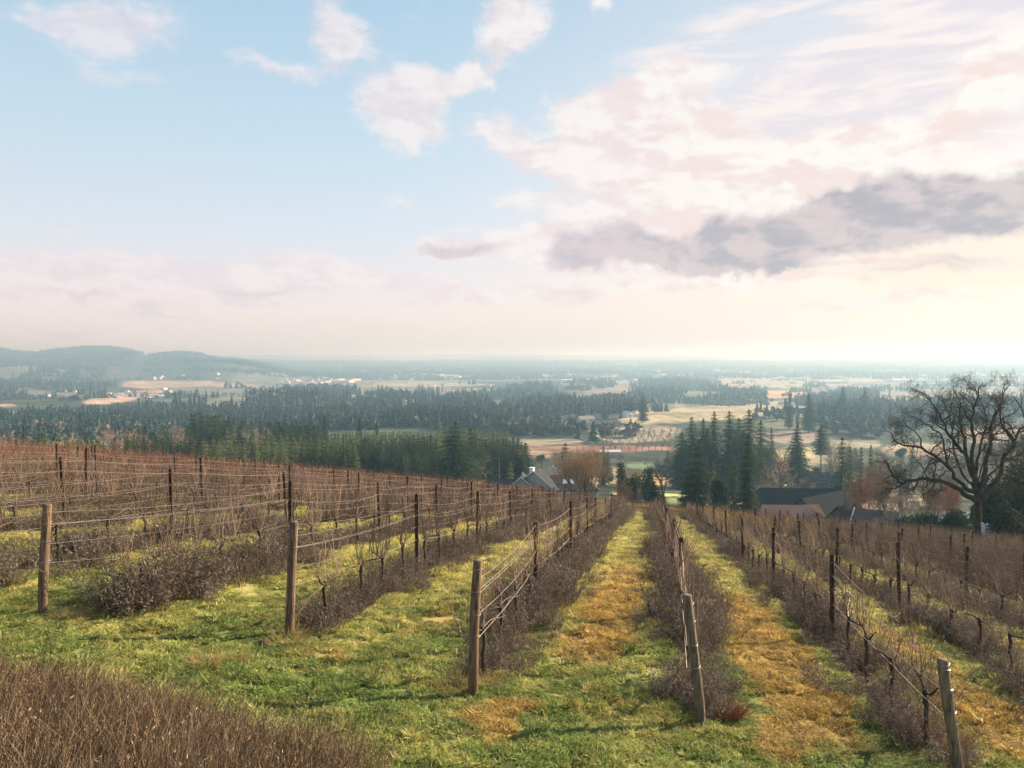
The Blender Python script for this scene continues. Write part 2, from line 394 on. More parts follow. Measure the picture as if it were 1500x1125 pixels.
def wood(name, dark, light, sc=1.0):
    m, N, out = new_mat(name)
    o = N.new('ShaderNodeTexCoord').outputs['Object']
    P = N.v('ADD', N.mapping(o, sc=(30 * sc, 30 * sc, 2.2 * sc)), N.v('SCALE', N.comb(rand(N), rand(N), rand(N)), scale=40.0))
    g = N.noise(P, 1.0, 6.0, 0.65, 0.6); g2 = N.noise(o, 7.0, 4.0, 0.6)
    c = N.mix(N.step(g, 0.32, 0.68), dark, light)
    c = N.mix(N.step(g2, 0.5, 0.75, 0, .6), c, tuple(0.5 * a for a in dark))
    bsdf(N, out, c, 0.85, 0.15, bump=(g, 0.8, 0.012))
    return m
M['post'] = wood('weathered_post', (.07, .05, .038), (.26, .17, .115))
M['postgrey'] = wood('grey_post', (.085, .068, .052), (.25, .195, .15))
M['stake'] = wood('dark_stake', (.035, .024, .019), (.095, .062, .047))
M['rail'] = wood('fence_timber', (.12, .085, .06), (.30, .21, .14))
def plain(name, c, rough=.6, spec=.3, metal=0.0, var=.15, ns=1.5):
    m, N, out = new_mat(name)
    n = N.noise(pos(N), ns, 4.0, 0.6)
    bsdf(N, out, N.v('SCALE', N.comb(*c), scale=N.step(n, .3, .7, 1 - var, 1 + var)), rough, spec, metal=metal)
    return m
M['wire'] = plain('galvanised_wire', (.33, .28, .245), .5, .5, .3)
M['clip'] = plain('steel_clip', (.12, .09, .08), .5, .4, .5)
M['bark'] = varied('tree_bark', [(0, (.055, .045, .038)), (1, (.10, .08, .065))], nscale=3, shift=.7, bump=(9, .6, .03))
M['oakbark'] = varied('oak_bark', [(0, (.022, .018, .015)), (1, (.052, .043, .034))], nscale=2.2, shift=.9, bump=(7, .8, .05))
M['oaktwig'] = varied('oak_twig', [(0, (.055, .045, .032)), (1, (.105, .085, .055))], nscale=1, shift=.9)
M['twigwarm'] = varied('bare_twig', [(0, (.24, .16, .11)), (.5, (.32, .215, .15)), (1, (.38, .24, .17))], nscale=.3)
M['twiggold'] = varied('golden_twig', [(0, (.28, .19, .11)), (.5, (.36, .26, .16)), (1, (.44, .32, .20))], nscale=.8)
M['twiggrey'] = varied('grey_twig', [(0, (.21, .18, .14)), (.5, (.28, .235, .19)), (1, (.32, .25, .20))], nscale=.3)
M['twigrust'] = varied('rust_twig', [(0, (.30, .12, .05)), (1, (.36, .17, .08))], nscale=.5)
M['needle'] = varied('conifer_needle', [(0, (.028, .052, .030)), (.5, (.045, .078, .040)), (1, (.085, .115, .052))], nscale=.35, shift=.5, trans=.28)
M['needlelight'] = varied('young_conifer_needle', [(0, (.10, .14, .055)), (.5, (.15, .185, .075)), (1, (.22, .235, .10))], nscale=.35, shift=.4, trans=.15)
M['needlefar'] = varied('far_needle', [(0, (.016, .036, .026)), (.45, (.030, .052, .034)), (.75, (.045, .065, .045)), (1, (.065, .08, .055))], nscale=.005, shift=.82)
M['farwood'] = varied('far_wood', [(0, (.06, .07, .05)), (.6, (.105, .10, .075)), (1, (.16, .135, .105))], nscale=.01, shift=.7)
M['shrub'] = varied('shrub_leaf', [(0, (.028, .050, .028)), (1, (.055, .080, .040))], nscale=.8, shift=.5, trans=.15)
def roofm(name, a, b, lines=7.0):
    m, N, out = new_mat(name)
    o = N.new('ShaderNodeTexCoord').outputs['Object']
    w = N.noise(N.mapping(o, sc=(3, 3, lines)), 1.5, 3.0, .6)
    bsdf(N, out, N.mix(N.step(w, .35, .65), a, b), .95, 0.0, bump=(w, .5, .03))
    return m
M['roofslate'] = roofm('slate_roof', (.055, .06, .062), (.085, .09, .09))
M['rooftile'] = roofm('tile_roof', (.17, .095, .07), (.24, .135, .10))
M['roofpink'] = roofm('brown_shingle_roof', (.12, .09, .08), (.17, .125, .11))
M['barnroof'] = roofm('barn_roof', (.022, .026, .028), (.038, .041, .042))
M['wallcream'] = plain('cream_wall', (.48, .43, .38), .8)
M['wallgrey'] = plain('grey_board_wall', (.26, .24, .24), .8)
M['walldark'] = plain('dark_board_wall', (.09, .095, .09), .8)
M['white'] = plain('white_paint', (.78, .76, .73), .5)
M['glass'] = plain('window_glass', (.05, .06, .07), .1, .6)
M['tarp'] = plain('white_tarp', (.75, .75, .76), .6)
M['farwhite'] = varied('pale_building', [(0, (.42, .38, .36)), (.5, (.62, .58, .55)), (1, (.80, .78, .76))])
M['farroof'] = varied('far_roof', [(0, (.16, .14, .13)), (.6, (.32, .28, .26)), (1, (.72, .70, .68))])
M['road'] = plain('pale_road', (.30, .28, .27), .9)
M['track'] = plain('dirt_track', (.34, .29, .22), .9)

# ------------------------------------------------------------------ mesh + object helpers
def mesh_of(name, V, polys, mats=(), midx=None, smooth=False):
    """V (n,3) array; polys list of index arrays, each (k, m)"""
    me = bpy.data.meshes.new(name)
    V = np.asarray(V, np.float32)
    polys = [np.asarray(p, np.int32) for p in polys if len(p)]
    me.vertices.add(len(V)); me.vertices.foreach_set('co', V.ravel())
    nl = sum(p.size for p in polys); nf = sum(len(p) for p in polys)
    me.loops.add(nl); me.polygons.add(nf)
    me.loops.foreach_set('vertex_index', np.concatenate([p.ravel() for p in polys]))
    tot = np.concatenate([np.full(len(p), p.shape[1], np.int32) for p in polys])
    st = np.zeros(nf, np.int32); st[1:] = np.cumsum(tot)[:-1]
    me.polygons.foreach_set('loop_start', st); me.polygons.foreach_set('loop_total', tot)
    for m in mats: me.materials.append(m)
    if midx is not None: me.polygons.foreach_set('material_index', np.asarray(midx, np.int32))
    me.polygons.foreach_set('use_smooth', np.full(nf, bool(smooth)))
    me.update(calc_edges=True)
    return me
class MB:
    """collects ribbons, quads, tubes, boxes of several materials"""
    def __init__(s): s.V = []; s.Q = []; s.T = []; s.qm = []; s.tm = []; s.n = 0
    def add(s, V, quads=(), tris=(), mi=0):
        V = np.asarray(V, np.float32)
        if len(quads): s.Q.append(np.asarray(quads, np.int32) + s.n); s.qm.append(np.full(len(quads), mi))
        if len(tris): s.T.append(np.asarray(tris, np.int32) + s.n); s.tm.append(np.full(len(tris), mi))
        s.V.append(V); s.n += len(V)
    def tube(s, pts, rads, k=5, mi=0, cap=True):
        P = np.asarray(pts, float); n = len(P)
        T = np.gradient(P, axis=0); T /= np.linalg.norm(T, axis=1)[:, None] + 1e-9
        ref = np.array([0, 0, 1.0]) if abs(T[:, 2]).mean() < .8 else np.array([1.0, 0, 0])
        A = np.cross(T, ref); A /= np.linalg.norm(A, axis=1)[:, None] + 1e-9
        B = np.cross(T, A)
        th = np.arange(k) * 2 * math.pi / k
        r = np.asarray(rads, float)[:, None, None]
        V = P[:, None, :] + r * (np.cos(th)[None, :, None] * A[:, None, :] + np.sin(th)[None, :, None] * B[:, None, :])
        V = V.reshape(-1, 3)
        i = np.arange(n - 1)[:, None] * k; j = np.arange(k)[None, :]; j2 = (j + 1) % k
        q = np.stack([i + j, i + j2, i + k + j2, i + k + j], -1).reshape(-1, 4)
        tr = []
        if cap and k > 3:
            V = np.vstack([V, P[:1], P[-1:]])
            a = n * k
            tr = [(a, (q_ + 1) % k, q_) for q_ in range(k)] + [(a + 1, (n - 1) * k + q_, (n - 1) * k + (q_ + 1) % k) for q_ in range(k)]
        s.add(V, q, tr, mi)
    def ribbon(s, pts, w, mi=0, side=None):
        """thin two-sided blade that narrows to its tip"""
        P = np.asarray(pts, float); n = len(P)
        d = P[-1] - P[0]
        sd_ = np.cross(d, side if side is not None else npr.normal(size=3)); sd_ /= np.linalg.norm(sd_) + 1e-9
        ws = w * np.linspace(1, .45, n)[:, None] * .5
        V = np.empty((2 * n, 3)); V[0::2] = P - sd_ * ws; V[1::2] = P + sd_ * ws
        q = [(2 * i, 2 * i + 1, 2 * i + 3, 2 * i + 2) for i in range(n - 1)]
        s.add(V, q, mi=mi)
    def box(s, x0, x1, y0, y1, z0, z1, mi=0):
        V = [(x, y, z) for z in (z0, z1) for y in (y0, y1) for x in (x0, x1)]
        s.add(V, [(0, 2, 3, 1), (4, 5, 7, 6), (0, 1, 5, 4), (2, 6, 7, 3), (0, 4, 6, 2), (1, 3, 7, 5)], mi=mi)
    def mesh(s, name, mats, smooth=False):
        V = np.vstack(s.V)
        polys = []; mi = []
        if s.Q: polys.append(np.vstack(s.Q)); mi.append(np.concatenate(s.qm))
        if s.T: polys.append(np.vstack(s.T)); mi.append(np.concatenate(s.tm))
        return mesh_of(name, V, polys, mats, np.concatenate(mi) if len(mats) > 1 else None, smooth)
def add_ob(name, data, parent=None, loc=(0, 0, 0), rot=(0, 0, 0), scale=(1, 1, 1), link=True):
    o = bpy.data.objects.new(name, data)
    o.location = loc; o.rotation_euler = rot; o.scale = scale
    if parent is not None: o.parent = parent
    if link: SC.collection.objects.link(o)
    return o
def tag(o, label, cat, group=None):
    o['label'] = label; o['category'] = cat
    if group: o['group'] = group
    return o
def kind(o, k, label=None, cat=None):
    o['kind'] = k
    if label: o['label'] = label
    if cat: o['category'] = cat
    return o
def cards(V, D, W_, L_, mb, mi=0, up=None):
    """many small quads at V, long axis D, width W_, length L_"""
    n = len(V); D = D / (np.linalg.norm(D, axis=1)[:, None] + 1e-9)
    rv = npr.normal(size=(n, 3)) if up is None else up + npr.normal(size=(n, 3)) * .35
    S = np.cross(D, rv); S /= np.linalg.norm(S, axis=1)[:, None] + 1e-9
    a = S * (W_[:, None] * .5); b = D * L_[:, None]
    X = np.stack([V - a, V + a, V + a * .4 + b, V - a * .4 + b], 1).reshape(-1, 3)
    mb.add(X, np.arange(4 * n).reshape(n, 4), mi=mi)

# scatter: one object whose modifier puts small plants at points (for what nobody could count)
SRC = bpy.data.collections.new('sources')
def variants(cname, meshes):
    c = bpy.data.collections.new(cname)
    for i, me in enumerate(meshes):
        o = bpy.data.objects.new(cname + '_%02d' % i, me); c.objects.link(o)
    return c
def scatter(name, label, cat, pts, rots, scl, idx, coll):
    n = len(pts)
    me = mesh_of(name, pts, [])if False else bpy.data.meshes.new(name)
    me.vertices.add(n); me.vertices.foreach_set('co', np.asarray(pts, np.float32).ravel())
    a = me.attributes.new('rotv', 'FLOAT_VECTOR', 'POINT'); a.data.foreach_set('vector', np.asarray(rots, np.float32).ravel())
    s3 = np.asarray(scl, np.float32)
    if s3.ndim == 1: s3 = np.repeat(s3[:, None], 3, 1)
    a = me.attributes.new('sclv', 'FLOAT_VECTOR', 'POINT'); a.data.foreach_set('vector', s3.ravel())
    a = me.attributes.new('idx', 'INT', 'POINT'); a.data.foreach_set('value', np.asarray(idx, np.int32))
    o = add_ob(name, me)
    g = bpy.data.node_groups.new(name + '_scatter', 'GeometryNodeTree')
    g.interface.new_socket('Geometry', in_out='INPUT', socket_type='NodeSocketGeometry')
    g.interface.new_socket('Geometry', in_out='OUTPUT', socket_type='NodeSocketGeometry')
    gi = g.nodes.new('NodeGroupInput'); go = g.nodes.new('NodeGroupOutput')
    ip = g.nodes.new('GeometryNodeInstanceOnPoints'); ip.inputs['Pick Instance'].default_value = True
    ci_ = g.nodes.new('GeometryNodeCollectionInfo'); ci_.inputs['Collection'].default_value = coll
    ci_.inputs['Separate Children'].default_value = True; ci_.inputs['Reset Children'].default_value = True
    def na(nm, dt):
        q = g.nodes.new('GeometryNodeInputNamedAttribute'); q.data_type = dt; q.inputs['Name'].default_value = nm
        return q.outputs['Attribute']
    L = g.links.new
    m2p = g.nodes.new('GeometryNodeMeshToPoints')
    L(gi.outputs[0], m2p.inputs['Mesh']); L(m2p.outputs[0], ip.inputs['Points'])
    L(ci_.outputs[0], ip.inputs['Instance']); L(na('idx', 'INT'), ip.inputs['Instance Index'])
    L(na('rotv', 'FLOAT_VECTOR'), ip.inputs['Rotation']); L(na('sclv', 'FLOAT_VECTOR'), ip.inputs['Scale'])
    L(ip.outputs[0], go.inputs[0])
    md = o.modifiers.new('scatter', 'NODES'); md.node_group = g
    kind(o, 'stuff', label, cat)
    return o

# ------------------------------------------------------------------ ground: one sheet to the horizon
GOLD = (.34, .29, .17); TAN = (.33, .25, .18); OLIVE = (.14, .15, .085); LAWN = (.115, .165, .085); YLAWN = (.42, .39, .16)
RED = (.27, .155, .11); PALE = (.29, .26, .19); GREYG = (.15, .16, .12)
FIELDS = [ (505, 583, 42, 3.5, .02, GREYG), (650, 579, 46, 3.5, 0, PALE), (742, 589, 38, 4.5, .03, OLIVE), (590, 594, 55, 2.5, 0, OLIVE), (850, 583, 26, 3.5, 0, GREYG), (330, 588, 45, 2.5, 0, GREYG), (560, 572, 40, 3, 0, TAN), (705, 571, 40, 3, 0, GREYG), (420, 600, 40, 3, 0, OLIVE), (1020, 577, 40, 3, 0, GREYG),  # px, py, rx, ry, tilt(py per px), colour : open ground as it lies in the valley
    (245, 563, 60, 6, .0, TAN), (330, 566, 40, 5, .03, TAN), (205, 577, 45, 5, -.1, TAN), (165, 586, 40, 5, -.08, (.42, .31, .24)), (230, 587, 40, 3, 0, GREYG), (60, 607, 80, 5, .0, PALE), (130, 606, 40, 4, -.05, TAN), (5, 594, 22, 3, 0, TAN),
    (70, 575, 70, 3, .05, GREYG), (320, 573, 90, 6, .02, GREYG), (420, 561, 40, 4, 0, TAN), (440, 555, 80, 8, 0, GREYG),
    (520, 560, 60, 4, 0, GREYG), (560, 571, 60, 4, 0, GREYG), (600, 541, 160, 2.5, 0, GREYG), (700, 556, 120, 3, 0, GREYG), (790, 550, 60, 2.5, 0, PALE), (740, 533, 200, 3, 0, GREYG), (640, 563, 90, 3, 0, PALE),
    (775, 607, 24, 6, .25, OLIVE), (778, 622, 20, 4, .1, YLAWN),
    (1120, 556, 70, 4, -.02, TAN), (1060, 545, 80, 3, 0, GREYG), (1150, 563, 110, 5, 0, PALE), (1155, 577, 40, 5, 0, (.46, .30, .18)), (1260, 556, 110, 6, 0, GREYG), (1360, 552, 140, 6, 0, PALE),
    (1230, 540, 200, 4, 0, GREYG), (1000, 537, 100, 3, 0, GREYG), (1310, 591, 40, 8, 0, PALE), (1420, 575, 90, 10, 0, GREYG),
    (1040, 607, 150, 10, -.07, GOLD), (960, 612, 60, 6, -.1, GOLD), (1140, 598, 60, 4, .05, GOLD), (1180, 620, 60, 9, 0, OLIVE),
    (930, 637, 75, 16, 0, (.25, .22, .16)), (810, 648, 60, 6, 0, (.24, .21, .14)), (860, 658, 110, 8, 0, RED), (960, 657, 50, 6, 0, RED), (780, 665, 40, 8, 0, (.33, .24, .16)),
    (960, 681, 60, 8, 0, LAWN), (900, 690, 20, 8, 0, GOLD), (960, 702, 50, 9, 0, (.40, .27, .11)), (955, 722, 70, 7, 0, YLAWN), (960, 734, 90, 6, 0, (.15, .19, .07)),
    (1170, 640, 35, 9, 0, (.27, .22, .16)), (1130, 640, 30, 6, 0, (.27, .21, .15)), (1070, 660, 60, 14, 0, GREYG), (1190, 668, 50, 12, 0, (.34, .30, .17)), (1210, 700, 45, 10, 0, LAWN), (1190, 706, 60, 4, -.05, YLAWN), (1150, 690, 40, 6, 0, YLAWN),
    (1250, 650, 45, 7, 0, (.24, .22, .15)), (1350, 660, 60, 10, 0, (.30, .24, .17)), (1450, 640, 60, 12, 0, (.27, .22, .16)), (1120, 735, 60, 8, 0, (.22, .17, .10)), (1280, 735, 80, 14, 0, (.25, .20, .12)),
    (1055, 740, 60, 6, 0, (.28, .20, .11)), (850, 705, 80, 10, 0, (.33, .27, .14)), (730, 690, 60, 10, 0, YLAWN), (745, 700, 80, 8, 0, YLAWN),
]
def field_w(px, py, e):
    fx, fy, rx, ry, tilt, _ = e
    dy_ = py - fy - tilt * (px - fx)
    return 1 - (np.abs((px - fx) / rx) ** 3.2 + np.abs(dy_ / ry) ** 3.2) ** (1 / 3.2)
def tint(x, y, z):
    px, py = project(x, y, z)
    n = fbm(x / (40 + y * .12), y / (60 + y * .3), 41, 4)
    n3 = fbm(x / (12 + y * .04), y / (14 + y * .08), 47, 3)
    n2 = vnoise(x / (90 + y * .10), y / (160 + y * .35), 55)
    base = np.where((n > 0.02)[:, None], np.array([.06, .075, .045]), np.array([.045, .062, .045]))
    fieldc = np.where((n2 + .35 * n3 > .12)[:, None], np.array([.19, .165, .12]), np.array([.10, .115, .08]))
    base = np.where(((n2 + .5 * n > -.10) & (y > 900))[:, None], fieldc, base)
    base = base * (1 + .5 * n[:, None])
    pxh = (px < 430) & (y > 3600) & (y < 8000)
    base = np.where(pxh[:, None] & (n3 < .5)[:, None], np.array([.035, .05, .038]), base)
    w0 = 0
    for e in FIELDS:
        w = sstep(-.02, .12, field_w(px, py, e) + .55 * n + .5 * n3)
        w = np.where(y > 75, w, 0)
        base = base * (1 - w[:, None]) + np.array(e[5]) * w[:, None]
    return base
def build_ground():
    a = np.concatenate([np.linspace(-75, 75, 760), np.linspace(75, 285, 50)[1:-1]]) * math.pi / 180
    r = np.concatenate([[0.3], np.geomspace(0.8, 60000, 620)])
    A, Rr = np.meshgrid(a, r)
    x = (Rr * np.sin(A)).ravel(); y = (Rr * np.cos(A)).ravel()
    z = ter(x, y)
    na = len(a); nr = len(r)
    i = np.arange(nr - 1)[:, None] * na; j = np.arange(na)[None, :]; j2 = (j + 1) % na
    q = np.stack([i + j, i + j2, i + na + j2, i + na + j], -1).reshape(-1, 4)[:, ::-1]
    V = np.stack([x, y, z], 1)
    V = np.vstack([V, [[0, 0, tz(0, 0)]]])
    c = len(V) - 1
    t = np.array([(c, (k + 1) % na, k) for k in range(na)])[:, ::-1]
    me = mesh_of('ground', V, [q, t], [M['ground']], smooth=True)
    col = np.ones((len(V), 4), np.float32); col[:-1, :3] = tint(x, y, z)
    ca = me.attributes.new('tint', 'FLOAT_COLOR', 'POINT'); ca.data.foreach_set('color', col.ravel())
    nr_ = np.ones(len(V), np.float32); nr_[:-1] = 1 - sstep(76, 82, y + 0.02 * np.abs(x))
    fa = me.attributes.new('near', 'FLOAT', 'POINT'); fa.data.foreach_set('value', nr_)
    o = add_ob('ground', me); kind(o, 'structure', 'grassy hillside falling to a wide patchwork valley', 'ground')
    return float(z.min()), float(z.max())
ZMIN, ZMAX = build_ground()
print('Z', ZMIN, ZMAX)

# ------------------------------------------------------------------ air: valley haze
def haze():
    mb = MB(); mb.box(-62000, 62000, -62000, 62000, ZMIN - 1, max(ZMAX + 1, 45.0))
    m, N, out = new_mat('haze_air')
    v = N.new('ShaderNodeVolumePrincipled')
    v.inputs['Color'].default_value = (0.26, 0.44, 0.60, 1)
    v.inputs['Absorption Color'].default_value = (0.50, 0.21, 0.05, 1)
    v.inputs['Density'].default_value = HAZE_D
    v.inputs['Anisotropy'].default_value = HAZE_G
    N.l.new(v.outputs[0], out.inputs['Volume'])
    m.cycles.homogeneous_volume = True
    o = add_ob('haze', mb.mesh('haze', [m])); kind(o, 'stuff', 'pale blue haze lying over the valley', 'haze')
HAZE_D, HAZE_G = 3.5e-4, 0.30
haze()
# ------------------------------------------------------------------ vineyard
ROW_DIR = np.array([ROWK, 1.0]); ROW_N = np.array([1.0, -ROWK]) / math.hypot(1, ROWK)
ROW_LEN = math.hypot(1, ROWK); ROW_ANG = math.atan(ROWK)
ROW_K = list(range(-17, 17))
def rx_(k, y): return ROW0 + ROWS * k + ROWK * y + 0.05 * math.sin(y * .31 + k)
START = {-3: 11.5, -2: 11.4, -1: 11.9, 0: 10.4, 1: 10.7, 2: 9.75, 3: 9.6, 4: 9.4}
FIRST = {-4: 19.8, -3: 19.2, -2: 18.8, -1: 18.7, 0: 16.9, 1: 16.6, 2: 16.2, 3: 21.4, 4: 17.6}
STEP = {-4: 6.3, -3: 6.3, -2: 6.4, -1: 6.2, 0: 6.5, 1: 6.5, 2: 7.6, 3: 7.3, 4: 7.0}
def row_start(k): return START.get(k, 11.5 if k < 0 else 9.4 + .1 * (k - 4))
def row_end(k): return 76.5 if k >= -2 else 76.5 + min(6, (-2 - k) * .4)
ORD = ['first', 'second', 'third', 'fourth', 'fifth', 'sixth', 'seventh', 'eighth', 'ninth', 'tenth', 'eleventh', 'twelfth', 'thirteenth', 'fourteenth', 'fifteenth', 'sixteenth', 'seventeenth', 'eighteenth']
def row_name(k):
    if k == 1: return 'the row between both wide grass alleys'
    if k < 1: return 'the %s row uphill of the middle row' % ORD[-k]
    return 'the %s row downhill of the middle row' % ORD[k - 2]

# --- posts
def end_post(i, h, r, mat, lean):
    mb = MB(); n = 9
    ph = rnd.random() * 6
    pts = [(lean[0] * t + .012 * math.sin(5 * t + ph), lean[1] * t + .01 * math.cos(4 * t + ph), -0.35 + (h + .35) * t) for t in np.linspace(0, 1, n)]
    rr = [r * (1.0 - .10 * t + .03 * math.sin(9 * t + ph)) for t in np.linspace(0, 1, n)]
    pts.append((pts[-1][0], pts[-1][1], h + .012)); rr.append(r * .80)
    mb.tube(pts, rr, 14)
    return mb.mesh('end_post_%d' % i, [mat], True), pts
def line_post_meshes():
    out = []
    for i in range(4):
        mb = MB(); h = 1.74 + .05 * i
        w = .036; t = rnd.random() * .05
        # rolled steel stake: two flanges and a web, slightly bent, with notches
        for (x0, x1, y0, y1) in ((-w, w, -.006, .006), (-w - .004, -w + .006, -.026, .026), (w - .006, w + .004, -.026, .026)):
            mb.box(x0, x1, y0, y1, -.3, h)
        V = mb.V
        for a in V: a[:, 0] += (a[:, 2]) * (t - .025)
        for z in (.78, 1.1, 1.4, 1.66):
            for s_ in (-1, 1):
                mb.box(-.052, .052, .031 * s_ - .005, .031 * s_ + .005, z, z + .035, mi=1)
                mb.V[-1][:, 0] += mb.V[-1][:, 2] * (t - .025)
        out.append((mb.mesh('line_post', [M['stake'], M['clip']]), None, h))
    return out
LPM = line_post_meshes()
POSTS = {}                                                        # row -> list of (x, y, z, h)
ENDP = {  # row: height, radius, lean x, lean y
    -2: (1.56, .074, .06, .05), -1: (1.70, .074, .12, .05), 0: (1.78, .072, .11, .05), 1: (1.80, .070, -.20, .06), 2: (1.72, .070, -.22, .05), 3: (1.75, .075, -.1, .05), 4: (1.7, .075, .05, 0), -3: (1.7, .075, 0, 0)}
ENDLAB = {-2: 'reddish round wooden end post leading the fenced row furthest uphill with no brush round it', -1: 'brown leaning wooden end post with dry grass at its foot, below the bank',
          0: 'dark brown wooden end post with orange dead grass at its base', 1: 'grey round wooden end post at the head of the middle row, leaning',
          2: 'pale grey weathered end post with russet weeds round its base'}
ENDPX = {-2: (62, 900, 68, 740), -1: (420, 932, 432, 765), 0: (690, 1020, 700, 822), 1: (1031, 1066, 1007, 872), 2: (1410, 1142, 1381, 967)}
for k in ROW_K:
    s, e = row_start(k), row_end(k)
    L = []
    if -4 < k <= 4:
        h, r, lx, ly = ENDP.get(k, (1.7, .075, 0, 0))
        x = rx_(k, s); z = tz(x, s)
        if k in ENDPX:      # measured feet and tops of the five front posts
            b_ = ENDPX[k]; x, s, z = ground_at(b_[0], b_[1]); s = float(s); x = float(x)
            v_ = ray(b_[2], b_[3]); v_ = v_ / v_[1] * (s + ly); h = v_[2] - z; lx = v_[0] - x
            START[k] = s
        me, pts = end_post(k + 20, h, r, M['postgrey'] if k in (1, 2) else M['post'], (lx, ly))
        sx, _ = project(x, s, z)
        if -60 < sx < 1560:
            o = add_ob('end_post', me, None, (x, s, z))
            tag(o, ENDLAB.get(k, 'round wooden end post of ' + row_name(k)), 'post', 'wooden end posts of the rows')
            for zz in (.82, 1.12, 1.42, h - .12):
                f = (zz + .35) / (h + .35); c0 = (lx * f, ly * f)
                wm = MB(); rr_ = r * (1 - .10 * f) + .006; a0 = rnd.random() * 6
                wm.tube([(c0[0] + rr_ * math.cos(a), c0[1] + rr_ * math.sin(a), zz + .012 * math.sin(a + a0) + .0012 * a) for a in np.linspace(0, 4.2 * math.pi, 40)], [.0032] * 40, 3)
                add_ob('wire_wrap', wm.mesh('wire_wrap', [M['wire']]), o)
        L.append((x + lx, s + ly, z, h, True))
    y = FIRST.get(k, 17.5 + (k * 37 % 11) * .35); st = STEP.get(k, 6.6 + (k * 13 % 5) * .2); n = 0
    while y < e:
        x = rx_(k, y); z = tz(x, y)
        v = LPM[(n * 3 + k) % 4]
        L.append((x, y, z, v[2], False, n)); n += 1; y += st * (1 + .02 * math.sin(n + k))
    POSTS[k] = L
npost = 0
cand = []
for k, L in POSTS.items():
    for p in L:
        if p[4]: continue
        sx, sy = project(p[0], p[1], p[2] + p[3])
        if -20 < sx < 1520: cand.append((p[1], k, p))
cand.sort(key=lambda c: c[0]); cand = cand[:290]
for _, k, p in cand:
    v = LPM[(p[5] * 3 + k) % 4]
    o = add_ob('line_post', v[0], None, (p[0], p[1], p[2]), (R(rnd.uniform(-1.5, 1.5)), R(rnd.uniform(-2, 2)), -ROW_ANG + R(rnd.uniform(-6, 6))))
    if k < -9: lab = 'thin dark post far up the brown slope beyond the wired rows'
    elif k > 9: lab = 'thin dark post among the golden rows near the bare oak'
    else: lab = '%s dark steel line post along %s' % (ORD[p[5]], row_name(k))
    tag(o, lab, 'post', 'dark line posts carrying the wires')

# --- wires
WZ = [.80, 1.10, 1.40, 1.68]
for k in range(-6, 10):
    L = POSTS[k]
    if len(L) < 3: continue
    root = add_ob('trellis_wires', None, None, (L[0][0], L[0][1], L[0][2]))
    tag(root, 'pale trellis wires strung along ' + row_name(k), 'wire', 'trellis wires of the rows')
    org = np.array([L[0][0], L[0][1], L[0][2]])
    if not L[0][4]: L = [(rx_(k, row_start(k)), row_start(k), tz(rx_(k, row_start(k)), row_start(k)), 1.7, True)] + L
    for wi, wz in enumerate(WZ):
        for side in ((-1, 1) if wi in (2,) else (0,)):
            mb = MB(); pts = []
            off = .03 * side
            for a, b in zip(L[:-1], L[1:]):
                n = 7 if a[1] < 35 else 4
                sag = rnd.uniform(.02, .10) * (1.4 if wi == 3 else 1) + (.12 if side and rnd.random() < .3 else 0)
                za = a[2] + wz + rnd.uniform(-.02, .02) - (.10 if a[4] and wi == 3 else 0)
                zb = b[2] + wz
                for t in np.linspace(0, 1, n, endpoint=False):
                    q = 4 * t * (1 - t)
                    pts.append((a[0] + (b[0] - a[0]) * t + off, a[1] + (b[1] - a[1]) * t, za + (zb - za) * t - sag * q + (rnd.uniform(-.012, .012) if wi == 0 else 0)))
            b = L[-1]; pts.append((b[0] + off, b[1], b[2] + wz))
            P = np.array(pts) - org
            rad = .0026 if wi else .0036
            mb.tube(P, [rad + .00004 * p[1] for p in pts], 3)
            add_ob('wire', mb.mesh('wire', [M['wire']]), root)

# --- vines
def wander(p, d, L_, n, wob, up=0.0):
    p = np.array(p, float); d = np.array(d, float); d /= np.linalg.norm(d); out = [p.copy()]
    for i in range(n):
        d = d + npr.normal(size=3) * wob; d[2] += up; d /= np.linalg.norm(d)
        p = p + d * L_ / n; out.append(p.copy())
    return out
def vine_meshes(i):
    """gnarled trunk with short arms and the upright canes; row runs along local y"""
    tb = MB(); cb = MB()
    h = .74 + rnd.uniform(-.06, .05)
    lean = rnd.uniform(-.12, .12)
    pts = [(0, 0, -.08)]
    for t in np.linspace(.12, 1, 8): pts.append((lean * .3 * t + rnd.uniform(-.02, .02), lean * t + rnd.uniform(-.035, .035), h * t))
    tb.tube(pts, [.042, .036, .03, .028, .031, .026, .030, .035, .038], 7)
    tb.tube([np.array(pts[-1]) + (0, 0, -.02), np.array(pts[-1]) + (.01, .01, .05)], [.045, .03], 7)
    top = np.array(pts[-1]); heads = [top]
    for s in (-1, 1):
        arm = wander(top, (0, s, .25), rnd.uniform(.35, .62), 6, .12)
        tb.tube(arm, np.linspace(.022, .011, len(arm)), 6); heads += arm[2:]
    for c in range(rnd.randint(13, 20)):
        p = heads[rnd.randrange(len(heads))]
        L_ = rnd.uniform(.35, .95) if rnd.random() < .75 else rnd.uniform(.9, 1.2)
        w = wander(p, (rnd.uniform(-.22, .22), rnd.uniform(-.45, .45), 1), L_, 6, .075, .02)
        cb.tube(w, np.linspace(.0072, .0034, len(w)), 3)
        for q in w[2:-1]:
            if rnd.random() < .5:
                w2 = wander(q, (rnd.uniform(-1, 1), rnd.uniform(-1, 1), .5), rnd.uniform(.06, .2), 3, .25)
                cb.tube(w2, [.003, .0025, .002, .0015], 3)
    w = wander(top, (0, rnd.choice((-1, 1)), .06), rnd.uniform(.7, 1.0), 8, .10, -.005)
    cb.tube(w, np.linspace(.008, .004, len(w)), 3)
    return tb.mesh('trunk', [M['vinebark']], True), cb.mesh('canes', [M['cane']])
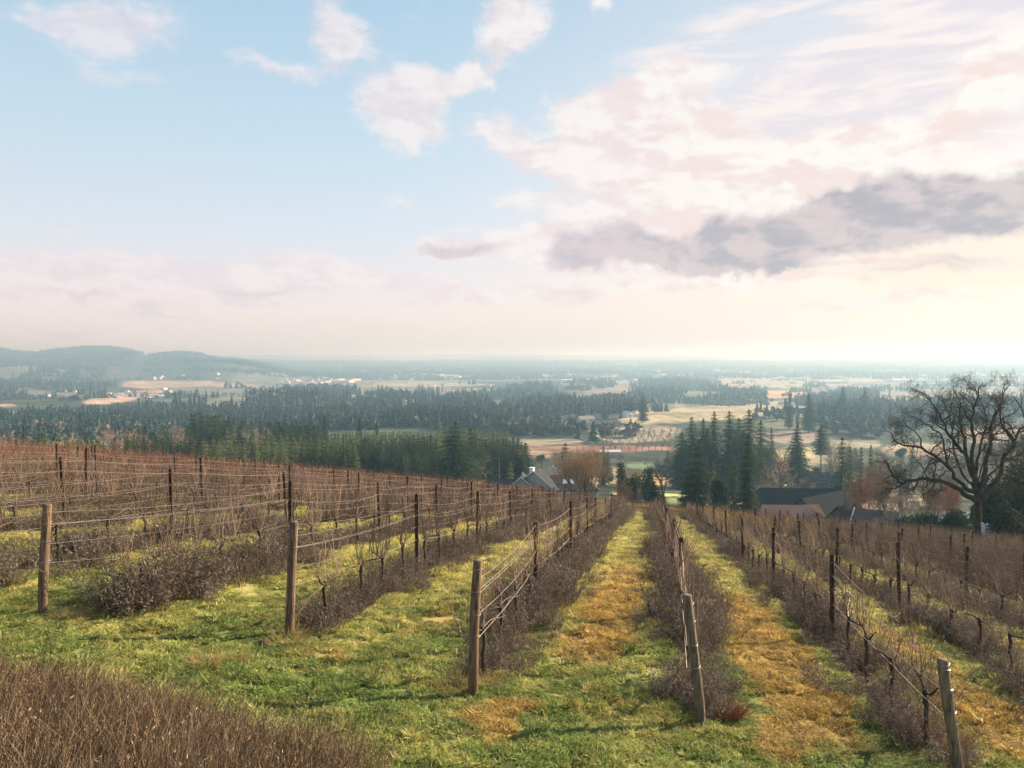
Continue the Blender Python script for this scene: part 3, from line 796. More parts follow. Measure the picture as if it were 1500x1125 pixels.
VM = [vine_meshes(i) for i in range(9)]
def young_vine(i):
    tb = MB(); cb = MB()
    for c in range(3):
        tb.tube(wander((rnd.uniform(-.05, .05), rnd.uniform(-.3, .3), -.02), (0, 0, 1), rnd.uniform(.5, .8), 6, .05), [.008] * 7, 4)
    for c in range(12):
        y0 = -.7 + c * .125
        cb.tube(wander((rnd.uniform(-.02, .02), y0, rnd.uniform(.1, .5)), (0, 0, 1), rnd.uniform(.6, 1.1), 5, .05), np.linspace(.0055, .003, 6), 3)
    return tb.mesh('trunk', [M['vinebark']], True), cb.mesh('canes', [M['cane']])
vines = []
for k in ROW_K:
    L = POSTS[k]; y = row_start(k) + .9
    while y < row_end(k):
        x = rx_(k, y)
        sx, _ = project(x, y, tz(x, y))
        if -120 < sx < 1620: vines.append((y * (1 + .0 * k), k, x, y))
        y += 1.45 + .12 * math.sin(y * 3 + k)
vines.sort(key=lambda v: v[0])
near_v, far_v = vines[:292], vines[292:]
WORDS4 = ['nearest', 'second nearest', 'middle', 'second last', 'last', 'last']
bays = {}
for v in near_v:
    L = POSTS[v[1]]; b = sum(1 for p in L if p[1] < v[3])
    bays.setdefault((v[1], b), []).append(v)
for (k, b), vs in bays.items():
    L = POSTS[k]
    for i, v in enumerate(vs):
        me = VM[rnd.randrange(9)]
        z = tz(v[2], v[3])
        o = add_ob('grapevine', None, None, (v[2], v[3], z), (0, 0, -ROW_ANG + (math.pi if rnd.random() < .5 else 0)), (1, 1, rnd.uniform(.93, 1.05)))
        add_ob('trunk', me[0], o); add_ob('canes', me[1], o)
        short = ('middle row' if k == 1 else ('%s row %s of the middle' % (ORD[-k] if k < 1 else ORD[k - 2], 'uphill' if k < 1 else 'downhill')))
        nth = ORD[min(i, 8)]
        if b == 0 or (b == 1 and L[0][4]): bay = 'before its first line post'
        else: bay = 'after its %s line post' % ORD[max(0, b - (2 if L[0][4] else 1))]
        tag(o, 'bare grapevine, %s one %s, %s' % (nth, bay, short), 'grapevine', 'bare grapevines along the wires')

# the many vines farther off, too many to single out
def one_mesh(pairs, name):
    mb = MB(); mats = []
    for me in pairs:
        n = len(me.vertices); V = np.empty(n * 3, np.float32); me.vertices.foreach_get('co', V)
        q = [tuple(p.vertices) for p in me.polygons if len(p.vertices) == 4]; t = [tuple(p.vertices) for p in me.polygons if len(p.vertices) == 3]
        if me.materials[0] not in mats: mats.append(me.materials[0])
        mb.add(V.reshape(-1, 3), q, t, mats.index(me.materials[0]))
    return mb.mesh(name, mats)
VC = variants('vine_source', [one_mesh(v, 'vine_joined') for v in VM])
fv = [v for v in far_v]
scatter('grapevines', 'bare vines of the farther rows merging together down the slope', 'grapevines',
        [(v[2], v[3], tz(v[2], v[3])) for v in fv], [(0, 0, -ROW_ANG + (math.pi if rnd.random() < .5 else 0)) for v in fv], [(1.5, 1, rnd.uniform(.9, 1.05)) for v in fv], [rnd.randrange(9) for v in fv], VC)

# --- dry weeds under the vines
def weed_mesh(i, ns=46, rad=.30, h=.55):
    mb = MB()
    for s_ in range(ns):
        a = rnd.uniform(0, 2 * math.pi); r0 = rad * .5 * math.sqrt(rnd.random())
        p = (r0 * math.cos(a), r0 * math.sin(a), 0)
        out = rnd.uniform(.1, .75)
        L_ = h * rnd.uniform(.45, 1.2)
        w = wander(p, (out * math.cos(a + rnd.uniform(-.6, .6)), out * math.sin(a + rnd.uniform(-.6, .6)), 1), L_, 4, .10)
        mb.ribbon(w, .008)
        for q in w[1:]:
            for _ in range(2):
                w2 = wander(q, (rnd.uniform(-1, 1), rnd.uniform(-1, 1), rnd.uniform(0, 1)), rnd.uniform(.05, .14), 2, .3)
                mb.ribbon(w2, .007)
        nl = 9
        ts = npr.random(nl) ** .6
        W_ = np.array(w); ii = np.clip((ts * (len(w) - 1)).astype(int), 0, len(w) - 2)
        pp = W_[ii] + (W_[ii + 1] - W_[ii]) * npr.random((nl, 1)) + npr.normal(size=(nl, 3)) * .018
        cards(pp, npr.normal(size=(nl, 3)) + (0, 0, .4), npr.uniform(.008, .017, nl), npr.uniform(.018, .042, nl), mb, 1)
    return mb.mesh('weed', [M['weed'], M['weedleaf']])
WC = variants('weed_source', [weed_mesh(i, 46, .30, .55) for i in range(3)] + [weed_mesh(i, 26, .22, .80) for i in range(1)] + [weed_mesh(i, 36, .36, .40) for i in range(3)])
wp, wr, ws, wi_ = [], [], [], []
for k in range(-12, 14):
    y = row_start(k) + .3
    e = row_end(k)
    while y < e:
        dens = (7.0 if y < 24 else 4.2 if y < 45 else 2.6)
        lumps = 1 + 1.0 * float(vnoise(np.array([y / 2.2]), np.array([k * 5.1]), 71)[0]) + .6 * float(vnoise(np.array([y / .7]), np.array([k * 3.1]), 72)[0])
        wdt = (.78 if k >= 0 else .72) * (.85 + .3 * lumps) * min(1, .35 + (y - row_start(k)) * .5)
        v = rnd.gauss(0, .5) * wdt + (.10 if k >= 0 else .05)
        v = max(-wdt, min(wdt + .1, v))
        x = rx_(k, y) + v * ROW_N[0]; yy = y + v * ROW_N[1]
        sx, _ = project(x, yy, tz(x, yy))
        if -60 < sx < 1560 and not (lumps < .62 and rnd.random() < (.55 if k < 0 else .2)):
            s_ = rnd.uniform(.75, 1.25) * (.42 + .68 * lumps) * (1.0 - .35 * (abs(v) / max(wdt, .1)) ** 2) * (1 if y < 24 else 1.15 if y < 45 else 1.35)
            if k < 0: s_ *= 1.0
            wp.append((x, yy, tz(x, yy) - .02)); wr.append((rnd.uniform(-.15, .15), rnd.uniform(-.15, .15), rnd.uniform(0, 6.28)))
            ws.append((s_, s_, s_ * (1.0 if y < 24 else .85))); wi_.append(rnd.randrange(7))
        y += rnd.uniform(.4, 1.6) / dens
scatter('undergrowth', 'grey brown dry weeds growing in strips beneath the vine rows', 'undergrowth', wp, wr, ws, wi_, WC)

# --- russet weeds and pale dry grass round some post feet
def grass_clump(i, n, h, r, lean, w=.006, mat='drygrass'):
    mb = MB()
    for s_ in range(n):
        a = rnd.uniform(0, 2 * math.pi); r0 = r * math.sqrt(rnd.random())
        wv_ = wander((r0 * math.cos(a), r0 * math.sin(a), -.01), (lean * math.cos(a), lean * math.sin(a), 1), h * rnd.uniform(.5, 1.1), 4, .12, -.05)
        mb.ribbon(wv_, w)
    return mb.mesh('dry_tuft', [M[mat]])
RU = [grass_clump(0, 420, .42, .22, .8, .008, 'russet'), grass_clump(1, 260, .36, .14, .7, .008, 'drygrass'), grass_clump(2, 240, .30, .22, .9, .006, 'drygrass')]
def tuft(mi, px, py, lab, sc=1.0, d=None):
    x, y, z = ground_at(px, py)
    o = add_ob('grass_tuft', RU[mi], None, (x, y, z), (0, 0, rnd.random() * 6), (sc, sc, sc)); tag(o, lab, 'tuft', 'tall tufts of dead grass near the posts')
tuft(0, 1062, 1052, 'russet brown dead weeds at the foot of the grey middle end post', .85)
tuft(0, 1376, 1095, 'russet weeds beside the pale grey leaning end post', 1.1)
tuft(0, 1350, 1065, 'low russet weeds at the downhill brush strip end', .75)
tuft(1, 302, 978, 'pale straw coloured upright tuft below the bank near brush', .9)
tuft(1, 349, 972, 'small straw coloured tuft beside dark clods', .6)
tuft(2, 422, 944, 'spreading pale dead grass at the foot of a brown leaning post', 1.1)
tuft(2, 668, 1012, 'flattened dead grass before the orange footed end post', .9)
tuft(1, 715, 1006, 'orange dead grass behind the dark brown end post', .6)
tuft(2, 110, 905, 'matted dead grass beside the reddish uphill end post', .9)
tuft(2, 945, 1060, 'low dead grass uphill of the grey middle end post', .5)

# --- red canes of the block beyond, block coloured sunlit gold down the slope
def cane_clump(i, mat, n=34, h=1.25, r=.75, w=.012):
    mb = MB()
    for s_ in range(n):
        x, y = rnd.gauss(0, r * .45), rnd.uniform(-r, r)
        wv_ = wander((x, y, rnd.uniform(0, .4)), (rnd.uniform(-.3, .3), rnd.uniform(-.3, .3), 1), h * rnd.uniform(.55, 1.0), 4, .12)
        mb.ribbon(wv_, w)
        for q in wv_[1:]:
            mb.ribbon(wander(q, (rnd.uniform(-1, 1), rnd.uniform(-1, 1), rnd.uniform(.1, 1)), rnd.uniform(.1, .3), 2, .3), w * .7)
    return mb.mesh('cane_clump', [M[mat]])
CC_ = {m: variants(m + '_source', [cane_clump(i, m) for i in range(4)]) for m in ('redcane', 'goldcane', 'darkcane')}
def cane_field(name, lab, mat, rows, y0f, y1f, step, hs=1.0, jit=.4, zs=None):
    p, r_, s, ii = [], [], [], []
    for k in rows:
        y = y0f(k)
        while y < y1f(k):
            x = rx_(k, y) + rnd.gauss(0, jit)
            z = tz(x, y); sx, _ = project(x, y, z)
            if -80 < sx < 1580:
                p.append((x, y, z - .05)); r_.append((rnd.uniform(-.1, .1), rnd.uniform(-.1, .1), -ROW_ANG + rnd.uniform(-.4, .4)))
                q = rnd.uniform(.85, 1.15); s.append((q, q, q * hs * rnd.uniform(.85, 1.1))); ii.append(rnd.randrange(4))
            y += step * rnd.uniform(.6, 1.4)
    scatter(name, lab, 'canes', p, r_, s, ii, CC_[mat])
cane_field('cane_thicket', 'rust brown thicket of bare canes covering the upper slope', 'redcane', list(np.arange(-24, -2.4, .5)),
           lambda k: 27 + max(0, (k + 10)) * 4.8 + rnd.random() * 3, lambda k: 84, .55, 1.18, .7)
cane_field('golden_canes', 'bare canes of the lower vineyard block, coloured gold as if sunlit', 'goldcane', list(np.arange(2.5, 22, 1.0)),
           lambda k: 56 - min(24, (k - 2.5) * 1.4), lambda k: 78, .42, .88, .3)
cane_field('golden_strip', 'golden dead canes just behind the timber rail fence', 'goldcane', list(np.arange(-1.4, 3.2, .28)), lambda k: 85 + rnd.random(), lambda k: 92, 1.1, .8, .3)
cane_field('brown_canes', 'dull brown bare canes along the downhill rows', 'darkcane', list(range(5, 19)),
           lambda k: 22 + rnd.random() * 4, lambda k: 62, .5, 1.0, .2)
cane_field('uphill_canes', 'brown bare canes tangled on the uphill rows', 'darkcane', list(range(-12, 0)),
           lambda k: 18 + max(0, k + 8) * 2.0, lambda k: 76, .9, .92, .22)

# --- turf
def turf_patch(i, n, h, r):
    mb = MB(); 
    rr = r * np.sqrt(npr.random(n)); a = npr.random(n) * 2 * math.pi
    b = np.stack([rr * np.cos(a), rr * np.sin(a), np.full(n, -.012)], 1)
    hh = h * npr.uniform(.45, 1.2, n)
    ln = npr.normal(size=(n, 3)) * .55; ln[:, 2] = 1
    wd_ = npr.uniform(.003, .007, n) * (1 + 1.2 * (npr.random(n) < .15))
    S = np.cross(ln, npr.normal(size=(n, 3))); S /= np.linalg.norm(S, axis=1)[:, None]; S *= wd_[:, None]
    mid = b + ln * hh[:, None] * .55; bend = npr.normal(size=(n, 3)) * .4; bend[:, 2] = -.15
    tip = b + (ln + bend * .9) * hh[:, None]
    V = np.stack([b - S, b + S, mid + S * .8, mid - S * .8, tip], 1).reshape(-1, 3)
    k5 = np.arange(n)[:, None] * 5
    mb.add(V, k5 + np.array([0, 1, 2, 3]), k5 + np.array([3, 2, 4]))
    # broad low leaves (clover, plantain)
    nl = n // 6
    rr = r * np.sqrt(npr.random(nl)); a = npr.random(nl) * 2 * math.pi
    V = np.stack([rr * np.cos(a), rr * np.sin(a), npr.uniform(.005, h * .5, nl)], 1)
    D = npr.normal(size=(nl, 3)); D[:, 2] = np.abs(D[:, 2]) * .5
    cards(V, D, npr.uniform(.010, .022, nl), npr.uniform(.015, .035, nl), mb, 0, up=np.array([0, 0, 1.5]))
    return mb.mesh('turf', [M['blade']])
def rosette(i):
    mb = MB(); n = 22 + 6 * i
    a = npr.random(n) * 6.28; rr = npr.uniform(.0, .07, n)
    V = np.stack([rr * np.cos(a), rr * np.sin(a), npr.uniform(.01, .05, n)], 1)
    D = np.stack([np.cos(a), np.sin(a), npr.uniform(.1, 1.1, n)], 1)
    cards(V, D, npr.uniform(.018, .035, n), npr.uniform(.05, .11, n), mb, 0, up=np.array([0, 0, 1.5]))
    for q_ in range(5): mb.ribbon(wander((rnd.uniform(-.05, .05), rnd.uniform(-.05, .05), 0), (rnd.uniform(-.4, .4), rnd.uniform(-.4, .4), 1), rnd.uniform(.08, .2), 4, .1), .005, mi=1)
    return mb.mesh('rosette', [M['blade'], M['drygrass']])
TC = variants('turf_source', [turf_patch(i, 260, .058, .17) for i in range(4)] + [turf_patch(i, 200, .10, .15) for i in range(2)] + [rosette(i) for i in range(3)])
def turf():
    P = []
    for (ya, yb, dens) in ((4.5, 9, 30), (9, 14, 30), (14, 20, 20), (20, 32, 9), (32, 50, 3.2), (50, 80, 1.4)):
        wx = yb * .72 + 3
        n = int((yb - ya) * 2 * wx * dens)
        y = npr.uniform(ya, yb, n); x = npr.uniform(-wx, wx, n)
        keep = np.abs(x) < y * .70 + 2
        u = x - ROWK * y - ROW0; off = np.abs((u / ROWS + .5) % 1 - .5) * ROWS
        kk = np.round(u / ROWS).astype(int); st_ = np.array([row_start(int(q_)) for q_ in np.clip(kk, -20, 25)])
        keep &= (off > .28) | (y < st_ + 1.1)
        s = npr.uniform(.75, 1.25, n) * {30: 1.0, 20: 1.15, 9: 1.6, 3.2: 2.4, 1.4: 3.4}[dens]
        P.append(np.stack([x, y, s], 1)[keep])
    P = np.vstack(P)
    z = ter(P[:, 0], P[:, 1])
    lum = vnoise(P[:, 0] / .8, P[:, 1] / .8, 81) + .5 * vnoise(P[:, 0] / .25, P[:, 1] / .25, 82)
    s = P[:, 2]; sz = s * (1 + 1.25 * lum) * np.where(P[:, 1] > 20, .6, 1) * np.where(P[:, 1] > 45, .7, 1)
    n = len(P)
    tall = (vnoise(P[:, 0] / 1.7, P[:, 1] / 1.7, 83) > .18) & (npr.random(n) < .6) | (npr.random(n) < .06)
    idx = np.where(tall, npr.integers(4, 6, n), npr.integers(0, 4, n))
    idx = np.where((npr.random(n) < .05) & (P[:, 1] < 24), npr.integers(6, 9, n), idx)
    rot = np.stack([npr.normal(0, .06, n) - .08, npr.normal(0, .06, n), npr.uniform(0, 6.28, n)], 1)
    o = scatter('grass', 'short green and straw coloured grass on the slope and in the alleys', 'grass', np.stack([P[:, 0], P[:, 1], z + .012], 1), rot, np.stack([s, s, np.clip(sz, .3, 6)], 1), idx, TC)
    print('turf', n)
turf()

# --- brush on the bank below the camera
def brush_mesh(i, n=90, h=.92, r=.26):
    mb = MB()
    for s_ in range(n):
        a = rnd.uniform(0, 6.28); r0 = r * math.sqrt(rnd.random())
        w = wander((r0 * math.cos(a), r0 * math.sin(a), 0), (rnd.gauss(.16, .2), rnd.gauss(0, .2), 1), h * rnd.uniform(.35, 1.12), 5, .06, .0)
        mb.ribbon(w, .0042, mi=2 if rnd.random() < .07 else 0)
        for q in w[2:]:
            if rnd.random() < .8: mb.ribbon(wander(q, (rnd.uniform(-.5, .8), rnd.uniform(-.6, .6), 1), rnd.uniform(.06, .2), 2, .1), .0034)
        nl = 11; W_ = np.array(w)
        ii = npr.integers(2, len(w) - 1, nl); pp = W_[ii] + (W_[ii + 1] - W_[ii]) * npr.random((nl, 1)) + npr.normal(size=(nl, 3)) * .006
        cards(pp, np.tile(np.array([.2, 0, 1.]), (nl, 1)) + npr.normal(size=(nl, 3)) * .5, npr.uniform(.004, .008, nl), npr.uniform(.010, .024, nl), mb, 1)
    return mb.mesh('brush', [M['brush'], M['brushtip'], M['drygrass']])
BC = variants('brush_source', [brush_mesh(i) for i in range(5)])
def brush_edge(x):    # how far (y) the brush reaches from the camera
    return np.interp(x, [-7, -5.2, -4.2, -3.0, -2.2, -1.4, -.9], [8.2, 7.9, 7.6, 7.3, 6.9, 6.2, 4.5])
def brush():
    n = 5200
    x = npr.uniform(-8, -.6, n); y = npr.uniform(3.6, 8.2, n)
    e = brush_edge(x) + .25 + .6 * vnoise(x / .5, y / .5, 91)
    k = (y < e) & (npr.random(n) < np.clip((e - y) / 1.3 + .10, 0, 1)) & (vnoise(x / .35, y / .35, 94) > -.42)
    x, y, e = x[k], y[k], e[k]
    z = ter(x, y); h = .50 + .48 * np.clip((e - y) / 1.4, 0, 1) + .40 * vnoise(x / .5, y / .5, 92)
    n = len(x)
    s = npr.uniform(.9, 1.2, n)
    scatter('brush', 'reddish brown leafless brush with fine upright twigs on the bank', 'brush', np.stack([x, y, z - .03], 1),
            np.stack([npr.normal(0, .13, n), npr.normal(.06, .14, n), npr.normal(0, .7, n)], 1), np.stack([s, s, s * h], 1), npr.integers(0, 5, n), BC)
brush()
# dark clods of earth
def clod(px, py, s, lab):
    x, y, z = ground_at(px, py)
    mb = MB(); 
    for q in range(5):
        c = np.array([rnd.uniform(-.12, .12), rnd.uniform(-.1, .1), .0]) * s / .2
        th = np.linspace(0, math.pi, 7); 
        V = []
        for t in th:
            for a in np.arange(9) * 2 * math.pi / 9:
                rr = .5 * s * rnd.uniform(.75, 1.15) * .45
                V.append(c + rr * np.array([math.sin(t) * math.cos(a), math.sin(t) * math.sin(a), .55 * math.cos(t)]))
        qd = [(i * 9 + j, i * 9 + (j + 1) % 9, (i + 1) * 9 + (j + 1) % 9, (i + 1) * 9 + j) for i in range(6) for j in range(9)]
        mb.add(V, qd)
    o = add_ob('soil_clod', mb.mesh('soil_clod', [M['clodm']]), None, (x, y, z)); tag(o, lab, 'clod', 'clods of dark earth in the turf')
M['clodm'] = plain('dark_earth', (.05, .038, .028), .95, .1, var=.5, ns=12)
clod(372, 945, .34, 'dark crumbled earth heap beside the brown leaning end post')
clod(366, 1003, .22, 'small dark earth clod in green turf below the straw tuft')
clod(86, 912, .26, 'dark earth clod beside the reddish uphill end post')
clod(742, 1000, .14, 'small brown clod beyond the orange footed end post')
# ------------------------------------------------------------------ trees
def conifer(i, h, w, dens=1.0, mat='needle', shape=.85, base=.06, droop=.25, ragged=.25, card=.55, lean=0.0):
    """trunk and crown of a needle tree; h height, w half width"""
    tb = MB(); cb = MB()
    tb.tube([(lean * t * t, 0, h * t - .8 * (1 - t)) for t in np.linspace(0, .97, 7)], [max(.03, .016 * h * (1 - .93 * t)) for t in np.linspace(0, 1, 7)], 7)
    nb = int(h * 15 * dens)
    az = npr.random() * 6
    ph = npr.random(4) * 6
    for b in range(nb):
        t = base + (1 - base) * (b + npr.random()) / nb
        nl = max(6, h / 1.15); t = min(.995, .62 * t + .38 * (math.floor(t * nl) + .5) / nl + .006 * npr.normal())
        az += 2.4 + npr.normal() * .5
        prof = (1 - t) ** shape * (1 + .10 * math.sin(t * 19 + ph[0]) + .08 * math.sin(t * 41 + ph[1])) * min(1, (t - base) * 9 + .55)
        side = 1 + ragged * (math.sin(az + ph[2] + t * 3) * .5 + npr.normal() * .7)
        L_ = max(.10, w * prof * side); cs_ = .42 + .58 * (1 - t)
        z0 = h * t
        n = max(3, int(L_ / (card * .42)))
        s = np.linspace(.12, 1, n)
        c_, s_ = math.cos(az), math.sin(az)
        rise = .25 * t
        x = c_ * L_ * s + lean * t * t; y = s_ * L_ * s; z = z0 + L_ * (rise * s - droop * s * s) 
        P = np.stack([x, y, z], 1)
        k = 3
        P = np.repeat(P, k, 0) + npr.normal(size=(n * k, 3)) * np.array([.16, .16, .10]) * card * 1.4 * cs_
        D = np.array([c_, s_, -.15]) + npr.normal(size=(n * k, 3)) * .75
        cards(P, D, npr.uniform(.25, .5, n * k) * card * cs_, npr.uniform(.5, 1.0, n * k) * card * cs_, cb, 0, up=np.array([0, 0, 1.2]))
        tb.tube([(lean * t * t, 0, z0), (c_ * L_ * .7, s_ * L_ * .7, z0 + L_ * (rise * .7 - droop * .49))], [.012 * h * (1 - t) * .5 + .01, .01], 3) if b % 3 == 0 else None
    for q in range(3):
        P = np.array([[lean, 0, h * (.955 + .015 * q)]] * 3) + npr.normal(size=(3, 3)) * .05
        cards(P, npr.normal(size=(3, 3)) * .5 + (0, 0, 1), np.full(3, .18 * card), np.full(3, .7 * card), cb, 0)
    return tb.mesh('trunk', [M['bark']]), cb.mesh('crown', [M[mat]])

def bare(i, h, w, levels=4, mat='twigwarm', bark='bark', stems=1, upright=.5, twig=.55, kids=5, thick=.022, gnarl=.13, seed=0):
    """leafless tree: trunk with limbs, crown of branches and fine twigs"""
    tb = MB(); cb = MB()
    def grow(p, d, L_, r, lv):
        n = 6 if lv < 2 else 4
        pts = wander(p, d, L_, n, gnarl * (1 + .3 * lv), .03 * upright)
        rr = np.linspace(r, r * .45, len(pts))
        if lv < 2: tb.tube(pts, rr, 6 if lv == 0 else 5)
        elif lv < levels: cb.tube(pts, rr, 3)
        else: cb.ribbon(pts, max(r * 2.2, .022 * twig * 1.6))
        if lv >= levels: return
        nk = kids + (2 if lv >= 2 else 0)
        for c in range(nk):
            t = (.30 if lv else .35) + (.7 if lv else .65) * (c + rnd.random()) / nk
            j = min(len(pts) - 2, int(t * (len(pts) - 1)))
            q = np.array(pts[j]) + (np.array(pts[j + 1]) - np.array(pts[j])) * (t * (len(pts) - 1) - j if t < 1 else 1)
            dd = np.array(pts[j + 1]) - np.array(pts[j]); dd /= np.linalg.norm(dd) + 1e-9
            a = npr.normal(size=3); a -= a.dot(dd) * dd; a /= np.linalg.norm(a)
            sp = rnd.uniform(.55, 1.15) * (1.15 - .4 * upright)
            nd = dd + a * sp; nd[2] += .25 * upright
            grow(q, nd, L_ * rnd.uniform(.45, .72) * (1.1 - .35 * t), r * (.55 - .15 * t), lv + 1)
    for s_ in range(stems):
        a = rnd.random() * 6.28; o = .0 if stems == 1 else rnd.uniform(.3, 1.0)
        sp = 0 if stems == 1 else rnd.uniform(.15, w / h * 1.3)
        grow((o * .3 * math.cos(a), o * .3 * math.sin(a), -.3), (sp * math.cos(a), sp * math.sin(a), 1), h * (.62 if stems == 1 else .8) * rnd.uniform(.85, 1), thick * h * (1 if stems == 1 else .45), 0)
    # fit to the asked size
    allv = np.vstack(cb.V); k = np.array([w / max(np.percentile(np.abs(allv[:, 0]), 99), .1), w / max(np.percentile(np.abs(allv[:, 1]), 99), .1), h / np.percentile(allv[:, 2], 99.8)])
    for b_ in (tb, cb):
        for j in range(len(b_.V)): b_.V[j] = b_.V[j] * k
    return tb.mesh('trunk', [M[bark]], True), cb.mesh('crown', [M[mat]])

def bushy(i, h, w, mat='shrub', n=2600, card=.28, lobes=9):
    """rounded evergreen shrub with a short stem"""
    tb = MB(); cb = MB()
    tb.tube([(0, 0, -.3), (.05, 0, h * .5)], [.05 * h, .02 * h], 6)
    for c in range(4): tb.tube(wander((0, 0, h * .1), (rnd.uniform(-1, 1), rnd.uniform(-1, 1), 1), h * .5, 4, .1), np.linspace(.02 * h, .006 * h, 5), 4)
    for l in range(lobes):
        a = rnd.random() * 6.28; rr = w * rnd.uniform(.1, .55); zz = h * rnd.uniform(.28, .72)
        c = np.array([rr * math.cos(a), rr * math.sin(a), zz]); R_ = np.array([w * rnd.uniform(.35, .55)] * 2 + [h * rnd.uniform(.22, .34)])
        m = n // lobes
        D = npr.normal(size=(m, 3)); D /= np.linalg.norm(D, axis=1)[:, None]
        P = c + D * R_ * (npr.random((m, 1)) ** .35) * (1 + .15 * npr.normal(size=(m, 1)))
        P[:, 2] = np.maximum(P[:, 2], .05)
        cards(P, D + npr.normal(size=(m, 3)) * .7, npr.uniform(.4, .8, m) * card, npr.uniform(.6, 1.1, m) * card, cb, 0)
    return tb.mesh('trunk', [M['bark']]), cb.mesh('crown', [M[mat]])

def plant_tree(name, meshes, x, y, lab, cat, group=None, s=1.0, sw=None, rz=None, z=None):
    z = tz(x, y) if z is None else z
    sw = s if sw is None else sw
    o = add_ob(name, None, None, (x, y, z), (0, 0, rnd.random() * 6.28 if rz is None else rz), (sw, sw, s))
    add_ob('trunk', meshes[0], o); add_ob('crown', meshes[1], o)
    return tag(o, lab, cat, group)

# --- the big bare oak beside the lower rows; limbs follow the real tree's
def oak(dist, limbs_px, trunk_px, name_lab, base_r, seed, twigs=1.0):
    rs = random.Random(seed)
    def W3(px, py, dy=0.0):
        v = ray(px, py); v = v / v[1] * (dist + dy)
        return np.array(v)
    tb = MB(); cb = MB(); fb_ = MB()
    base = W3(*trunk_px[0]); base[2] = tz(base[0], base[1]) - .3
    origin = base + (0, 0, .3)
    mpp = dist / F
    def sub(pts, rr, lv):
        """side branches along a polyline"""
        P = np.array(pts); seg = np.linalg.norm(np.diff(P, axis=0), axis=1); tot = seg.sum()
        spacing = {0: .72, 1: .27, 2: .115, 3: .13}[lv] / twigs
        n = int(tot / spacing)
        cum = np.concatenate([[0], np.cumsum(seg)])
        for c in range(n):
            t0 = (.34 if lv == 0 else .15) * tot
            s_ = t0 + (tot - t0) * (c + rs.random()) / max(n, 1)
            j = min(len(seg) - 1, int(np.searchsorted(cum, s_) - 1)); f = (s_ - cum[j]) / seg[j]
            q = P[j] + (P[j + 1] - P[j]) * f
            r = rr[j] + (rr[j + 1] - rr[j]) * f
            dd = (P[j + 1] - P[j]) / seg[j]
            a = npr.normal(size=3); a -= a.dot(dd) * dd; a /= np.linalg.norm(a)
            nd = dd * rs.uniform(.2, .9) + a + np.array([0, 0, .22])
            frac = s_ / tot
            if lv == 0: L_ = rs.uniform(1.2, 2.7) * (1.15 - .55 * frac)
            elif lv == 1: L_ = rs.uniform(.6, 1.35)
            elif lv == 2: L_ = rs.uniform(.28, .65)
            else: L_ = rs.uniform(.12, .3)
            w = wander(q, nd, L_, {0: 7, 1: 5, 2: 4, 3: 2}[lv], {0: .30, 1: .32, 2: .3, 3: .3}[lv], .03)
            r1 = min(r * .62, {0: .065, 1: .026, 2: .012, 3: .008}[lv]) * rs.uniform(.8, 1.2)
            rr2 = np.linspace(r1, r1 * .4, len(w))
            if lv < 2: cb.tube(w, rr2, 5 if lv == 0 else 4)
            elif lv == 2: fb_.ribbon(w, .021)
            else: fb_.ribbon(w, .016)
            if lv < 3 and not (lv == 2 and rs.random() < .25): sub(w, rr2, lv + 1)
        
    tr = [W3(*p) for p in trunk_px]; tr[0] = base
    tw = np.linspace(base_r, base_r * .62, len(tr)); tw[0] *= 1.25
    # denser trunk line
    P = []; Q = []
    for a, b, ra, rb in zip(tr[:-1], tr[1:], tw[:-1], tw[1:]):
        for t in np.linspace(0, 1, 4, endpoint=False): P.append(a + (b - a) * t + npr.normal(size=3) * .03); Q.append(ra + (rb - ra) * t)
    P.append(tr[-1]); Q.append(tw[-1])
    tb.tube(P, Q, 14)
    for pts, r0, r1, dep in limbs_px:
        n = len(pts); C = []
        for i_, p in enumerate(pts): C.append(W3(p[0], p[1], dep * (i_ / (n - 1)) ** 1.2))
        if pts[0] == trunk_px[-1] or pts[0] in [tuple(t) for t in trunk_px]: pass
        # refine with small kinks
        P = [C[0]]
        for a, b in zip(C[:-1], C[1:]):
            k = 3
            for t in (1 / 3, 2 / 3, 1):
                P.append(a + (b - a) * t + (npr.normal(size=3) * .07 * min(1, np.linalg.norm(b - a)) if t < 1 else 0))
        rr = np.linspace(r0, r1, len(P)) ** 1.0
        rr = rr * .85; tb.tube(P, rr, 9 if r0 > .15 else 7)
        sub(P, rr, 0)
    for b_ in (tb, cb, fb_):
        for j in range(len(b_.V)): b_.V[j] = b_.V[j] - origin
    o = add_ob('oak_tree', None, None, tuple(origin)); tag(o, name_lab, 'tree')
    add_ob('trunk', tb.mesh('trunk', [M['oakbark']], True), o)
    br = cb.mesh('branches', [M['oakbark']]); fm = fb_.mesh('twigs', [M['oaktwig']])
    c = add_ob('crown', br, o); add_ob('twig_sprays', fm, c)
    print('oak', len(tb.V), len(cb.V), len(fb_.V))
    return origin
def q(*cs): return [(1240 + a / 3.88, 530 + b / 3.88) for a, b in cs]
TR = q((745, 1060), (742, 960), (750, 870), (748, 785), (742, 735))
